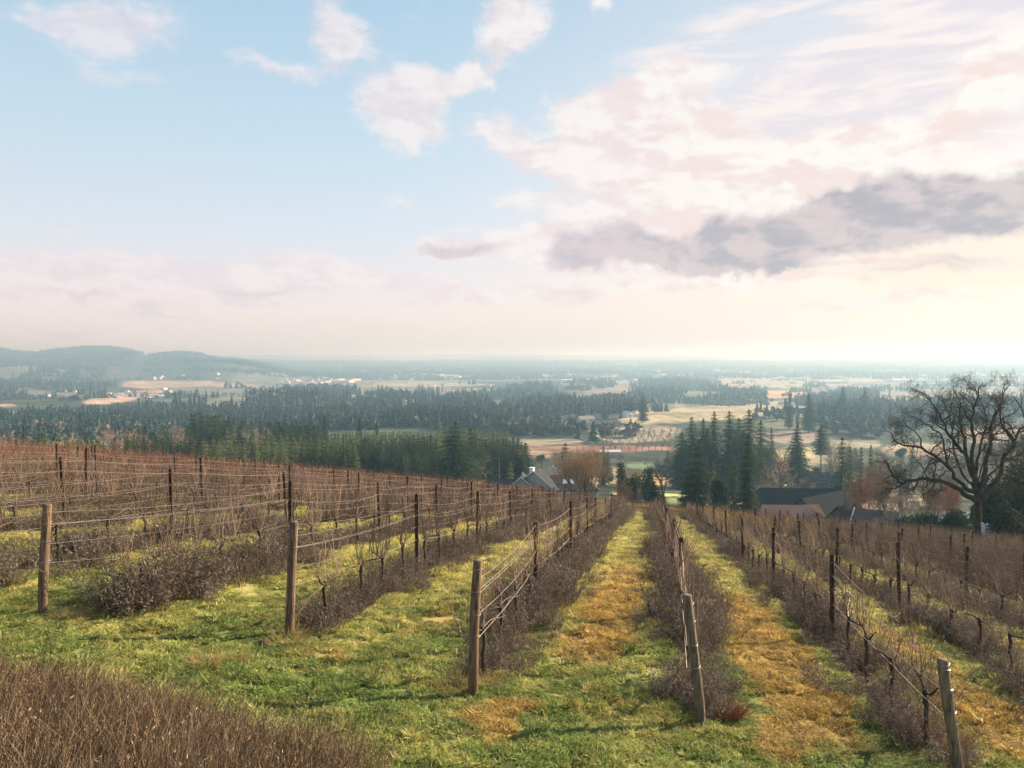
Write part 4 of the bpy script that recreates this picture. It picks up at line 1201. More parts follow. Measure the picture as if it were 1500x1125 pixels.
LIMBS = [
    (q((748, 785), (690, 765), (620, 715), (520, 675), (430, 660), (320, 690), (262, 648), (240, 590), (215, 560)), .30, .035, -2.5),
    (q((330, 690), (300, 705), (240, 740), (165, 770)), .09, .02, -3.5),
    (q((520, 675), (470, 735), (420, 765), (380, 740)), .08, .02, -1.0),
    (q((742, 735), (690, 730), (640, 680), (580, 600), (520, 548), (430, 490), (330, 478), (275, 450), (235, 395)), .26, .03, 2.0),
    (q((742, 735), (715, 640), (690, 560), (676, 520), (620, 470), (565, 390), (530, 300), (470, 215), (400, 160)), .30, .03, 3.5),
    (q((676, 520), (675, 430), (640, 340), (650, 240), (610, 130)), .18, .03, 1.0),
    (q((715, 640), (712, 520), (725, 430), (705, 330), (735, 230), (775, 120)), .22, .03, -3.0),
    (q((748, 735), (790, 620), (815, 500), (822, 400), (835, 320), (885, 230), (925, 130)), .26, .035, 1.5),
    (q((742, 690), (780, 560), (790, 460), (730, 580)), .07, .03, -1.5),
    (q((755, 785), (840, 690), (880, 620), (892, 540), (950, 470), (985, 380), (1060, 330), (1110, 240)), .27, .035, -2.0),
    (q((822, 400), (760, 410), (725, 370), (700, 300)), .09, .02, 3.0),
    (q((950, 470), (910, 400), (880, 340), (860, 250), (835, 180)), .12, .025, -2.5),
    (q((580, 600), (555, 500), (540, 420), (480, 360), (400, 320), (330, 290)), .12, .02, 1.5),
    (q((520, 675), (560, 620), (630, 600), (690, 590)), .06, .02, -2.5),
    (q((840, 690), (870, 700), (900, 740), (960, 800)), .07, .02, -2.0),
    (q((748, 735), (740, 600), (760, 480), (800, 330), (760, 220), (700, 110)), .16, .03, 5.0),
    (q((742, 735), (660, 640), (610, 500), (590, 330), (540, 180)), .15, .03, 5.5),
    (q((748, 785), (800, 650), (900, 560), (1010, 520), (1090, 470)), .14, .03, 5.0),
    (q((892, 540), (960, 590), (1010, 640), (1070, 650)), .09, .02, 1.0),
    (q((430, 490), (410, 420), (350, 370), (290, 320)), .08, .02, -1.0),
]
oak(66.0, LIMBS, TR, 'large leafless oak with twisting limbs standing at the vineyard edge', .34, 5)
TR2 = [(1585, 800), (1583, 760), (1580, 720)]
oak(60.0, [([(1580, 720), (1560, 735), (1530, 770), (1500, 760), (1480, 745), (1462, 722), (1448, 700)], .14, .02, -2.0),
           ([(1580, 720), (1550, 690), (1520, 690), (1490, 672), (1475, 672)], .14, .02, 0.0),
           ([(1580, 720), (1560, 680), (1530, 640), (1500, 610), (1485, 580)], .2, .03, 1.0),
           ([(1580, 720), (1585, 650), (1560, 590), (1550, 540)], .2, .03, 0.0),
           ([(1580, 720), (1620, 660), (1650, 600)], .2, .03, 0.0)], TR2, 'bare branches of a second oak entering beside the large oak', .34, 8, .8)

# --- named trees of the middle distance
def at_dist(px, dist): x, y, z = spot(px, dist); return x, y
def size(px_h, dist): return px_h * dist / F
def place(name, mesh_fn, px, dist, top, lab, cat, hw_px, **kw):
    """stand a tree at distance dist so that its top reaches pixel row top"""
    x, y = at_dist(px, dist); z = tz(x, y)
    v = ray(px, top); ztop = v[2] / v[1] * dist
    h = max(2.0, ztop - z); w = hw_px * dist / F
    return plant_tree(name, mesh_fn(h, w, **kw), x, y, lab, cat, None, z=z), h
CON = lambda h, w, **k: conifer(0, h, w, **k)
BARE = lambda h, w, **k: bare(0, h, w, **k)
BUSH = lambda h, w, **k: bushy(0, h, w, **k)
place('conifer_tree', CON, 667, 205, 617, 'big dark conifer standing forward of the forest, uphill of the hip roofed house', 'tree', 38, dens=2.4, shape=.75, card=.6, base=.08, ragged=.4)
place('conifer_tree', CON, 689, 212, 626, 'narrower conifer leaning on the shoulder of the big dark conifer', 'tree', 16, dens=1.8, shape=.7, card=.6)
place('conifer_tree', CON, 748, 175, 677, 'small yellow green conifer beside the hip roofed house', 'tree', 10, dens=2.2, mat='needlelight', card=.35, shape=.7)
place('bare_tree', BARE, 712, 180, 664, 'thin grey bare tree between big conifer and hip roofed house', 'tree', 17, levels=3, mat='twiggrey', twig=.8)
place('bare_tree', BARE, 775, 270, 650, 'pale bare trees behind the hip roofed house', 'tree', 14, levels=3, mat='twiggrey', stems=3, twig=.9)
place('willow_tree', BARE, 858, 92, 652, 'wide fan shaped leafless willow beside the house, many upright stems', 'tree', 50, levels=3, mat='twiggold', stems=17, upright=1.3, kids=7, twig=.42, gnarl=.06, thick=.017)
place('conifer_tree', CON, 828, 230, 649, 'dark conifer behind the fan shaped willow', 'tree', 17, dens=2.0, shape=.6, card=.6)
place('conifer_tree', CON, 884, 240, 655, 'grey green conifer just behind the willow crown', 'tree', 10, dens=1.8, shape=.7, card=.5)
place('cedar_tree', CON, 1024, 122, 648, 'broad dense cedar with twin tips beyond the end of the rows', 'tree', 27, dens=3.6, shape=.50, card=.34, base=.0, ragged=.16)
place('cedar_tree', CON, 1012, 125, 668, 'lower shoulder cedar against the broad twin tipped cedar', 'tree', 19, dens=3.4, shape=.45, card=.34, base=.0, ragged=.16)
place('evergreen_shrub', BUSH, 1056, 118, 691, 'rounded dark shrub between cedar and the tall narrow conifer', 'shrub', 15, n=3600, card=.3)
place('conifer_tree', CON, 1046, 140, 676, 'sunlit yellow green conifer between cedar and round shrub', 'tree', 11, mat='needlelight', dens=3, card=.35)
place('conifer_tree', CON, 1096, 128, 636, 'tall dense dark conifer just beside the dark barns', 'tree', 18, dens=3.6, shape=.45, card=.38, base=.14, ragged=.18)
place('conifer_tree', CON, 1076, 136, 672, 'dark conifer leaning on the tall one near barns', 'tree', 13, dens=3.2, shape=.5, card=.4)
grp = [(999, 632, 24), (1013, 611, 28), (1030, 613, 22), (1046, 603, 24), (1068, 602, 30), (1082, 612, 24), (1097, 600, 32), (1114, 616, 24), (1088, 630, 22), (1004, 644, 20), (1036, 628, 26)]
gl = ['drooping dark conifer at the golden field end of the tall grove', 'second conifer of the tall grove below the golden field', 'pointed conifer third in the tall grove', 'twin topped conifer in the middle of the grove', 'wide conifer mid grove in front of golden hill',
      'slim conifer between the two broadest of the grove', 'tallest broad conifer closing the tall grove', 'pale conifer on the barn side of the grove', 'shorter conifer under the tallest of the grove', 'low conifer at the foot of the drooping one', 'dense conifer filling the middle of the grove']
for (px, top, hw), lab in zip(grp, gl):
    place('conifer_tree', CON, px, 250 + rnd.uniform(-12, 14), top, lab, 'tree', hw, dens=1.7, shape=.66, card=.75, base=.08, ragged=.6, droop=.35)
place('conifer_tree', CON, 1130, 270, 626, 'slim pale conifer beside the tall grove over the sheds', 'tree', 9, dens=1.6, shape=.7, card=.6)
place('conifer_tree', CON, 1168, 290, 619, 'wide triangular dark conifer above the rust coloured trees', 'tree', 26, dens=2.4, shape=.9, card=.8)
place('pine_tree', CON, 1203, 330, 622, 'flat topped pine behind the small grey roofs', 'tree', 15, dens=1.4, shape=.35, base=.45, card=.9)
place('bare_tree', BARE, 1152, 215, 661, 'domed pinkish bare tree in front of the triangular conifer', 'tree', 27, levels=3, mat='twigwarm', upright=.9, kids=6, twig=.9)
place('bare_tree', BARE, 1147, 260, 655, 'orange leaved tree glowing below the triangular conifer', 'tree', 11, levels=3, mat='twigrust', kids=6, twig=1.6)
place('bare_tree', BARE, 1148, 180, 690, 'greyish bare tree in front of the lawn above the barn roof', 'tree', 24, levels=3, mat='twiggrey', kids=6, twig=.6)
place('bare_tree', BARE, 1119, 185, 693, 'small orange brown bush behind the barn gable', 'tree', 8, levels=3, mat='twigrust', kids=6, twig=.8)
place('bare_tree', BARE, 975, 165, 663, 'small spreading bare fruit tree on the green lawn', 'tree', 17, levels=3, mat='twiggrey', kids=6, twig=.5, thick=.03)
place('evergreen_shrub', BUSH, 911, 170, 674, 'round dark shrub beside the small white shed', 'shrub', 11, card=.35)
place('evergreen_shrub', BUSH, 947, 165, 678, 'round dark shrub next to the spreading fruit tree', 'shrub', 12, card=.35)
place('evergreen_shrub', BUSH, 929, 130, 693, 'largest round dark shrub above the fence', 'shrub', 16, n=3400, card=.3)
place('evergreen_shrub', BUSH, 960, 132, 704, 'smaller round shrub beside the golden strips', 'shrub', 11, card=.3)
place('bare_tree', BARE, 940, 115, 711, 'little bare tree standing just above the fence', 'tree', 9, levels=3, mat='twiggrey', kids=8, twig=.3, thick=.02)
place('bare_tree', BARE, 912, 80, 700, 'rounded brown brushy tree where the alley ends', 'tree', 16, levels=3, mat='twigwarm', stems=5, kids=6, twig=.4)
place('conifer_tree', CON, 1234, 190, 640, 'hazy ragged fir behind the barns beside the lawn', 'tree', 17, dens=1.6, shape=.6, card=.6)
place('conifer_tree', CON, 1246, 200, 655, 'pale green fir with the hazy ragged fir', 'tree', 13, dens=1.5, shape=.6, card=.6)
place('conifer_tree', CON, 1262, 230, 655, 'first of two slim firs between hazy fir and the oak', 'tree', 9, dens=1.6, shape=.6, card=.6)
place('conifer_tree', CON, 1276, 235, 652, 'second of two slim firs between hazy fir and the oak', 'tree', 9, dens=1.6, shape=.6, card=.6)
place('bare_tree', BARE, 1236, 130, 700, 'gnarled small bare tree over the dark barn end', 'tree', 17, levels=3, mat='twiggrey', kids=6, twig=.45)
for (px, d, top, hw, mt, lab) in [(1300, 120, 690, 34, 'twigwarm', 'pinkish brown bare tree below the long oak limb'), (1345, 125, 688, 36, 'twigwarm', 'wide pinkish bare tree behind the oak trunk fork'), (1268, 140, 686, 26, 'twigrust', 'salmon coloured bare tree behind the small hut'),
                                 (1392, 130, 700, 20, 'twigrust', 'glowing orange rust tree seen through the oak'), (1325, 105, 715, 30, 'twiggrey', 'low grey brown bare thicket tree under the oak limb'), (1230, 300, 640, 30, 'twiggrey', 'domed grey bare tree beyond the small grey roofs'), (1385, 180, 670, 40, 'twiggrey', 'grey bare trees far behind the oak fork'),
                                 (1460, 240, 640, 50, 'twigwarm', 'dull pink bare trees past the oak crown'), (1290, 200, 660, 30, 'twigwarm', 'pale pinkish bare tree behind the two slim firs')]:
    place('bare_tree', BARE, px, d, top, lab, 'tree', hw, levels=3, mat=mt, kids=9, twig=1.0, stems=4)
for (px, d, top, hw, lab) in [(1365, 92, 752, 30, 'dark evergreen thicket between hut and oak trunk'), (1400, 90, 742, 26, 'dark bush just beside the oak trunk'), (1330, 100, 757, 24, 'dark bush beside the small hut'), (1462, 80, 690, 34, 'tall dark evergreen behind the oak trunk base'),
                              (1495, 76, 668, 36, 'large dark evergreen at the edge under oak branches'), (1530, 80, 660, 40, 'dark evergreen beneath the second oak'), (1440, 95, 728, 26, 'grey green bush directly behind the oak trunk'), (1480, 72, 740, 26, 'low dark bush beside the white tarp')]:
    place('evergreen_shrub', BUSH, px, d, top, lab, 'shrub', hw, n=5200, card=.34, lobes=14)
# hedge of small conifers
for i in range(13):
    px = 911 + i * 4.9
    x, y = at_dist(px, 205 - i * .8); 
    if i == 0: hm = conifer(0, 3.4, 1.25, dens=4, shape=.5, card=.35, base=.0)
    plant_tree('hedge_conifer', hm, x, y, 'small dark conifer in the clipped row above the green lawn', 'tree', 'row of small conifers above the lawn', s=rnd.uniform(.85, 1.1))
# trees further out
for (px, d, top, hw, lab) in [(1156, 640, 572, 7, 'slender fir on the brow beside the golden hill'), (1184, 600, 576, 12, 'thick dark tree on the brow past the golden hill'), (1234, 760, 566, 9, 'dark tree near the pale roofs past the brow'), (1266, 760, 567, 8, 'egg shaped evergreen before the long white sheds'),
                              (942, 700, 576, 8, 'large dark fir beside the straight road'), (925, 760, 582, 8, 'fir across from the big fir by the straight road'), (476, 330, 609, 6, 'slim spire fir rising above the forest edge'), (527, 340, 612, 8, 'taller fir above the pale young conifers'), (552, 345, 618, 8, 'second taller fir above the pale young conifers')]:
    place('conifer_tree', CON, px, d, top, lab, 'tree', hw, dens=1.2, shape=.55, card=1.0)

# --- the forest edge below the crest: individual conifers, nearest ones
KIT = [conifer(i, 16, 3.5 + .5 * (i % 3), dens=1.3, shape=.55 + .1 * (i % 2), card=.8, base=.06, mat='needle') for i in range(5)]
KITL = [conifer(i, 12, 2.6 + .3 * i, dens=1.6, shape=.7, card=.65, base=.03, mat='needlelight') for i in range(3)]
KITB = [bare(i, 11, 4.2, levels=3, mat=('twiggrey', 'twigwarm')[i % 2], kids=6, twig=1.2) for i in range(4)]
KITBB = [bushy(i, 9, 4.0, mat='needlelight', n=1500, card=.7) for i in range(2)]
# px0, px1, crown-top row (start,end), dist range, kind, count, height range
BANDS = [
    (-20, 60, 628, 640, 240, 300, 'B', 5), (20, 150, 634, 640, 215, 260, 'M', 12), (60, 150, 642, 648, 190, 215, 'BB', 6), (150, 210, 636, 634, 220, 260, 'B', 6),
    (165, 240, 642, 640, 195, 230, 'D', 11), (235, 300, 640, 646, 200, 240, 'D', 10), (280, 340, 606, 612, 300, 330, 'D', 12), (290, 420, 643, 650, 190, 220, 'L', 16),
    (150, 290, 627, 622, 270, 320, 'M', 16), (330, 420, 625, 632, 260, 320, 'M', 14), (395, 475, 620, 626, 280, 330, 'D', 16), (370, 520, 636, 642, 210, 260, 'L', 20), (440, 520, 650, 652, 180, 210, 'D', 12),
    (480, 640, 632, 634, 300, 345, 'L', 40), (490, 650, 637, 639, 270, 290, 'L', 34), (505, 640, 645, 642, 232, 250, 'D', 26), (640, 745, 627, 629, 310, 350, 'L', 30), (690, 775, 640, 648, 225, 262, 'D', 17),
    (330, 480, 614, 622, 340, 420, 'D', 16), (560, 640, 652, 655, 205, 225, 'D', 8),
]
nconf = 0
LABS = {'D': ('conifer_tree', 'dark green conifer crowded in the forest edge behind the brown slope', 'dark conifers of the forest edge'),
        'L': ('young_conifer', 'sunlit pale green young conifer packed in the plantation behind the vineyard', 'young conifers of the plantation'),
        'B': ('bare_tree', 'leafless greyish tree among the conifers behind the brown slope', 'bare trees of the forest edge'),
        'BB': ('leafy_tree', 'low pale olive tree along the brown slope crest', 'olive trees along the crest')}
for (a, b, t0, t1, d0, d1, kd, n) in BANDS:
    for i in range(n):
        f = (i + rnd.uniform(.1, .9)) / n; px = a + (b - a) * f; d = rnd.uniform(d0, d1)
        top = t0 + (t1 - t0) * f + rnd.gauss(0, 2.2 if kd != 'L' else 1.2)
        kk = kd if kd != 'M' else rnd.choice('DDBL')
        x, y = at_dist(px, d); z = tz(x, y); v = ray(px, top); h = min(30, max(6, v[2] / v[1] * d - z))
        kit = {'D': KIT, 'L': KITL, 'B': KITB, 'BB': KITBB}[kk]; me = rnd.choice(kit); h0 = {'D': 16, 'L': 12, 'B': 11, 'BB': 9}[kk]
        nm, lab, gr = LABS[kk]
        s = h / h0
        plant_tree(nm, me, x, y, lab, 'tree', gr, s=s, sw=min(s, 1.25) * rnd.uniform(.85, 1.1), z=z); nconf += 1
print('individual forest trees', nconf)

# orchard rows on the olive field, garden trees among the houses
ORM = [bare(i, 5, 2.4, levels=3, mat=('twiggrey', 'twigwarm')[i % 2], kids=5, twig=1.3) for i in range(3)]
for r_ in range(6):
    for c_ in range(11):
        px = 884 + c_ * 9.5 + r_ * 2.0; x, y = at_dist(px, 455 + r_ * 26 + c_ * 2)
        plant_tree('orchard_tree', ORM[rnd.randrange(3)], x, y, 'small leafless tree in the orchard rows above the red field', 'tree', 'orchard rows above the red field', s=rnd.uniform(.8, 1.3))
GAR = [bushy(i, 3.2, 2.2, n=900, card=.5) for i in range(2)]
for (a, b, d0, d1, n) in [(1105, 1300, 190, 300, 26), (1100, 1330, 300, 480, 34), (950, 1110, 300, 430, 16), (1300, 1420, 200, 420, 18), (890, 985, 205, 300, 7), (720, 800, 280, 420, 10)]:
    for i in range(n):
        px = rnd.uniform(a, b); x, y = at_dist(px, rnd.uniform(d0, d1)); t = rnd.random()
        if t < .5: plant_tree('bare_tree', KITB[rnd.randrange(4)], x, y, 'bare brown tree scattered among the houses and lawns past the vineyard', 'tree', 'bare trees among the houses', s=rnd.uniform(.5, .9))
        elif t < .8: plant_tree('round_shrub', GAR[rnd.randrange(2)], x, y, 'low round evergreen shrub among the houses past the vineyard', 'shrub', 'shrubs among the houses', s=rnd.uniform(.7, 1.5))
        else: plant_tree('conifer_tree', KIT[rnd.randrange(5)], x, y, 'lone dark conifer among the houses past the vineyard', 'tree', 'conifers among the houses', s=rnd.uniform(.45, .8))

# --- woods of the valley: masses no one could count
def far_tree(mb, x, y, h, w, conif, cards_n=16):
    if conif:
        z = np.linspace(.05, 1, 6); 
        n = cards_n
        t = npr.random(n) ** .8; a = npr.random(n) * 6.28
        r = w * (1 - t) ** .8
        P = np.stack([x + r * .3 * np.cos(a), y + r * .3 * np.sin(a), h * t * .92], 1)
        D = np.stack([np.cos(a), np.sin(a), npr.uniform(-.7, .0, n)], 1)
        cards(P, D, w * npr.uniform(.5, .9, n), w * (1.15 - t) * npr.uniform(.8, 1.2, n), mb, 0, up=np.array([0, 0, 1.]))
        # core
        k = 5; th = np.arange(k) * 6.283 / k + npr.random() * 6
        V = np.vstack([np.stack([x + w * .62 * np.cos(th), y + w * .62 * np.sin(th), np.full(k, h * .08)], 1), [[x, y, h]]])
        mb.add(V, tris=[(j, (j + 1) % k, k) for j in range(k)], mi=0)
    else:
        n = cards_n
        D = npr.normal(size=(n, 3)); D /= np.linalg.norm(D, axis=1)[:, None]
        P = np.array([x, y, h * .55]) + D * np.array([w, w, h * .35]) * .7
        cards(P, npr.normal(size=(n, 3)), np.full(n, w * .8), np.full(n, w * .9), mb, 1)
def grove(i, n, sx, sy, conif, h=(12, 24), cn=16):
    mb = MB()
    for t in range(n):
        hh = rnd.uniform(*h)
        far_tree(mb, rnd.uniform(-sx, sx), rnd.uniform(-sy, sy), hh, hh * rnd.uniform(.2, .30) if conif > rnd.random() else hh * .32, rnd.random() < conif, cn)
    if not mb.V: pass
    return mb.mesh('grove', [M['needlefar'], M['farwood']])
def single(conif, h, cn=40):
    mb = MB(); far_tree(mb, 0, 0, h, h * (.24 if conif else .38), conif, cn); return mb.mesh('wood_tree', [M['needlefar'], M['farwood']])
S1 = variants('wood_tree_source', [single(True, 13 + i * 1.3, 50) for i in range(4)] + [single(False, 10 + i, 40) for i in range(3)])
S2 = variants('grove_source', [grove(i, 13, 24, 10, .8, (9, 19)) for i in range(4)] + [grove(i, 12, 26, 10, .1, (6, 12)) for i in range(3)])
WOODS = [(560, 617, 200, 17, 0, 1.1, .9), (690, 616, 70, 15, 0, 1.0, .75),   # px, py, rx, ry, tilt, density, conifer share
    (60, 570, 120, 16, 0, .5, .7), (90, 556, 110, 12, 0, .9, .9), (60, 592, 90, 9, .0, .7, .3), (330, 600, 230, 22, .03, 1, .9), (470, 585, 160, 16, -.03, 1, .95), (600, 585, 160, 18, 0, 1, .9), (700, 590, 120, 20, 0, .95, .8),
    (200, 553, 50, 7, 0, .5, .8), (110, 600, 60, 10, 0, .7, .3), (120, 622, 170, 11, 0, 1.0, .8), (50, 628, 80, 7, 0, .6, .4), (290, 619, 160, 10, 0, 1.0, .9),
    (545, 566, 60, 4, 0, .9, .9), (480, 575, 80, 5, 0, .9, .9), (430, 548, 55, 5, 0, .8, .9), (720, 545, 120, 4.5, -.02, 1, .9), (840, 546, 60, 3, 0, .7, .9), (600, 552, 60, 3, 0, .7, .8), (590, 566, 24, 4, 0, .9, .9), (660, 572, 60, 5, 0, .9, .6), (700, 563, 25, 3, 0, .8, .8),
    (820, 604, 44, 18, 0, 1.3, .95), (860, 598, 55, 20, 0, 1.2, .9), (900, 600, 45, 18, 0, 1.2, .9), (790, 575, 80, 6, 0, .9, .8), (840, 566, 120, 6, 0, .7, .5), (780, 588, 50, 10, 0, .8, .5), (790, 632, 60, 7, 0, .6, .1), (850, 632, 40, 8, 0, .5, .3), (730, 628, 50, 6, 0, .5, .1),
    (1010, 583, 95, 11, 0, .9, .7), (960, 578, 50, 10, 0, 1, .9), (1060, 590, 50, 9, 0, .8, .5), (1020, 567, 120, 5, 0, .7, .5), (990, 560, 60, 3, 0, .7, .9), (1010, 518.5, 95, 2.5, 0, .8, .9), (960, 548, 70, 3, 0, .5, .8), (1120, 547, 90, 3, 0, .6, .7), (1080, 571, 60, 4, 0, .6, .3),
    (1130, 590, 40, 7, 0, .7, .3), (1210, 590, 60, 10, 0, .8, .5), (1270, 611, 75, 14, 0, 1.1, .85), (1200, 606, 40, 8, 0, .8, .5), (1300, 570, 60, 5, 0, .9, .9), (1240, 570, 60, 6, 0, .9, .8), (1330, 598, 30, 10, 0, .6, .5), (1380, 610, 60, 20, 0, .7, .3), (1450, 600, 60, 20, 0, .7, .5), (1400, 565, 80, 6, 0, .8, .7), (1200, 547, 120, 4, 0, .6, .7), (1400, 540, 140, 5, 0, .6, .7), (1300, 630, 80, 12, 0, .5, .2), (1150, 612, 50, 6, 0, .5, .1),
    (880, 540, 50, 3, 0, .5, .9), (760, 527, 160, 1.6, 0, .6, .9), (540, 532, 100, 2, 0, .4, .9), (640, 523, 120, 1.4, 0, .4, .9),
    (930, 642, 50, 8, 0, .35, .2), (980, 634, 30, 10, 0, .25, .3),
]
def woods():
    def mask(x, y, z):
        px, py = project(x, y, z)
        n = fbm(x / (35 + y * .05), y / (50 + y * .12), 61, 3)
        d = np.zeros_like(x); cs = np.full_like(x, .7)
        for (a, b, ra, rb, tl, w, c) in WOODS:
            f = sstep(-.08, .25, field_w(px, py, (a, b, ra, rb, tl, 0)) + .35 * n) * w
            cs = np.where(f > d, c, cs); d = np.maximum(d, f)
        hill = (px < 430) & (y > 3500) & (y < 7600); d = np.where(hill, np.maximum(d, .95 * (n > -.45)), d); cs = np.where(hill, .7, cs)
        bg_ = sstep(.0, .25, vnoise(x / (90 + y * .05), y / (120 + y * .10), 66) + .4 * n) * .8
        d = np.where(y > 420, np.maximum(d * np.where((py < 602) & ~hill, .12 + .88 * sstep(-.06, .12, vnoise(x / (50 + y * .045), y / (110 + y * .13), 68) + .35 * n + np.where(py < 552, .16, .05)), 1), bg_ * np.where((px > 850) & (py < 580), .30, .55)), d)
        out = (px < -30) | (px > 1530)
        d = np.where(out, np.maximum(bg_, .3), d)
        k = 0
        for e in FIELDS:
            e2 = (e[0], e[1] + (3.5 if e[1] < 600 else 0), e[2], e[3] + (5 if e[1] < 600 else 0), e[4], 0)
            k = np.maximum(k, sstep(-.05, .2, field_w(px, py, e2) + .3 * n))
        wood_on = d
        d = d * (1 - np.where(y < 900, .80, .95) * np.clip(k * 1.3, 0, 1) * (d < 1.05))
        rd = np.abs(px - 932) < np.maximum(1.6, 5 * (py - 533) / 40)
        d = np.where(rd & (y > 900), 0, d)
        return d, cs, px, py
    # single trees 330..900 m
    n = 34000
    y = np.exp(npr.uniform(math.log(330), math.log(950), n)); x = y * npr.uniform(-.80, .80, n); z = ter(x, y)
    d, cs, px, py = mask(x, y, z)
    p_ = d * np.clip((y / 950) ** 1.0, .3, 1) * .75
    p_ = p_ * np.where(px > 430, .08 + .92 * sstep(-.08, .05, vnoise(x / 75, y / 100, 77) + .25 * fbm(x / 30, y / 40, 78, 2) + .08), 1)
    k = (npr.random(n) < p_) & ~((px > 940) & (px < 1120) & (py > 625))
    x, y, z, cs = x[k], y[k], z[k], cs[k] * .85; m = len(x); con = npr.random(m) < cs
    s = npr.uniform(.7, 1.15, m) * np.where(con, 1, .8)
    scatter('woods', 'dark mixed woods of firs and bare trees below the hill', 'woods', np.stack([x, y, z - .3], 1), np.stack([np.zeros(m), np.zeros(m), npr.uniform(0, 6.28, m)], 1), s, np.where(con, npr.integers(0, 4, m), npr.integers(4, 7, m)), S1)
    # groves 900 m and beyond
    n = 60000
    y = np.sqrt(npr.uniform(900 ** 2, 7600 ** 2, n)); y[:9000] = np.sqrt(npr.uniform(900 ** 2, 2600 ** 2, 9000)); x = y * npr.uniform(-.78, .78, n); z = ter(x, y)
    d, cs, px, py = mask(x, y, z)
    k = npr.random(n) < np.where((px < 420) & (y > 3300), d * .95, np.where(y > 3200, np.maximum(d, .35) * .62, d * .5))
    x, y, z, cs = x[k], y[k], z[k], cs[k]; m2 = len(x); con = npr.random(m2) < cs
    s = npr.uniform(.8, 1.25, m2)
    scatter('forest', 'distant blue dark forest covering the valley and ridge', 'forest', np.stack([x, y, z - 1], 1), np.stack([np.zeros(m2), np.zeros(m2), npr.uniform(-.3, .3, m2) + np.where(npr.random(m2) < .5, math.pi, 0)], 1), s, np.where(con, npr.integers(0, 4, m2), npr.integers(4, 7, m2)), S2)
    print('woods', m, m2)
woods()
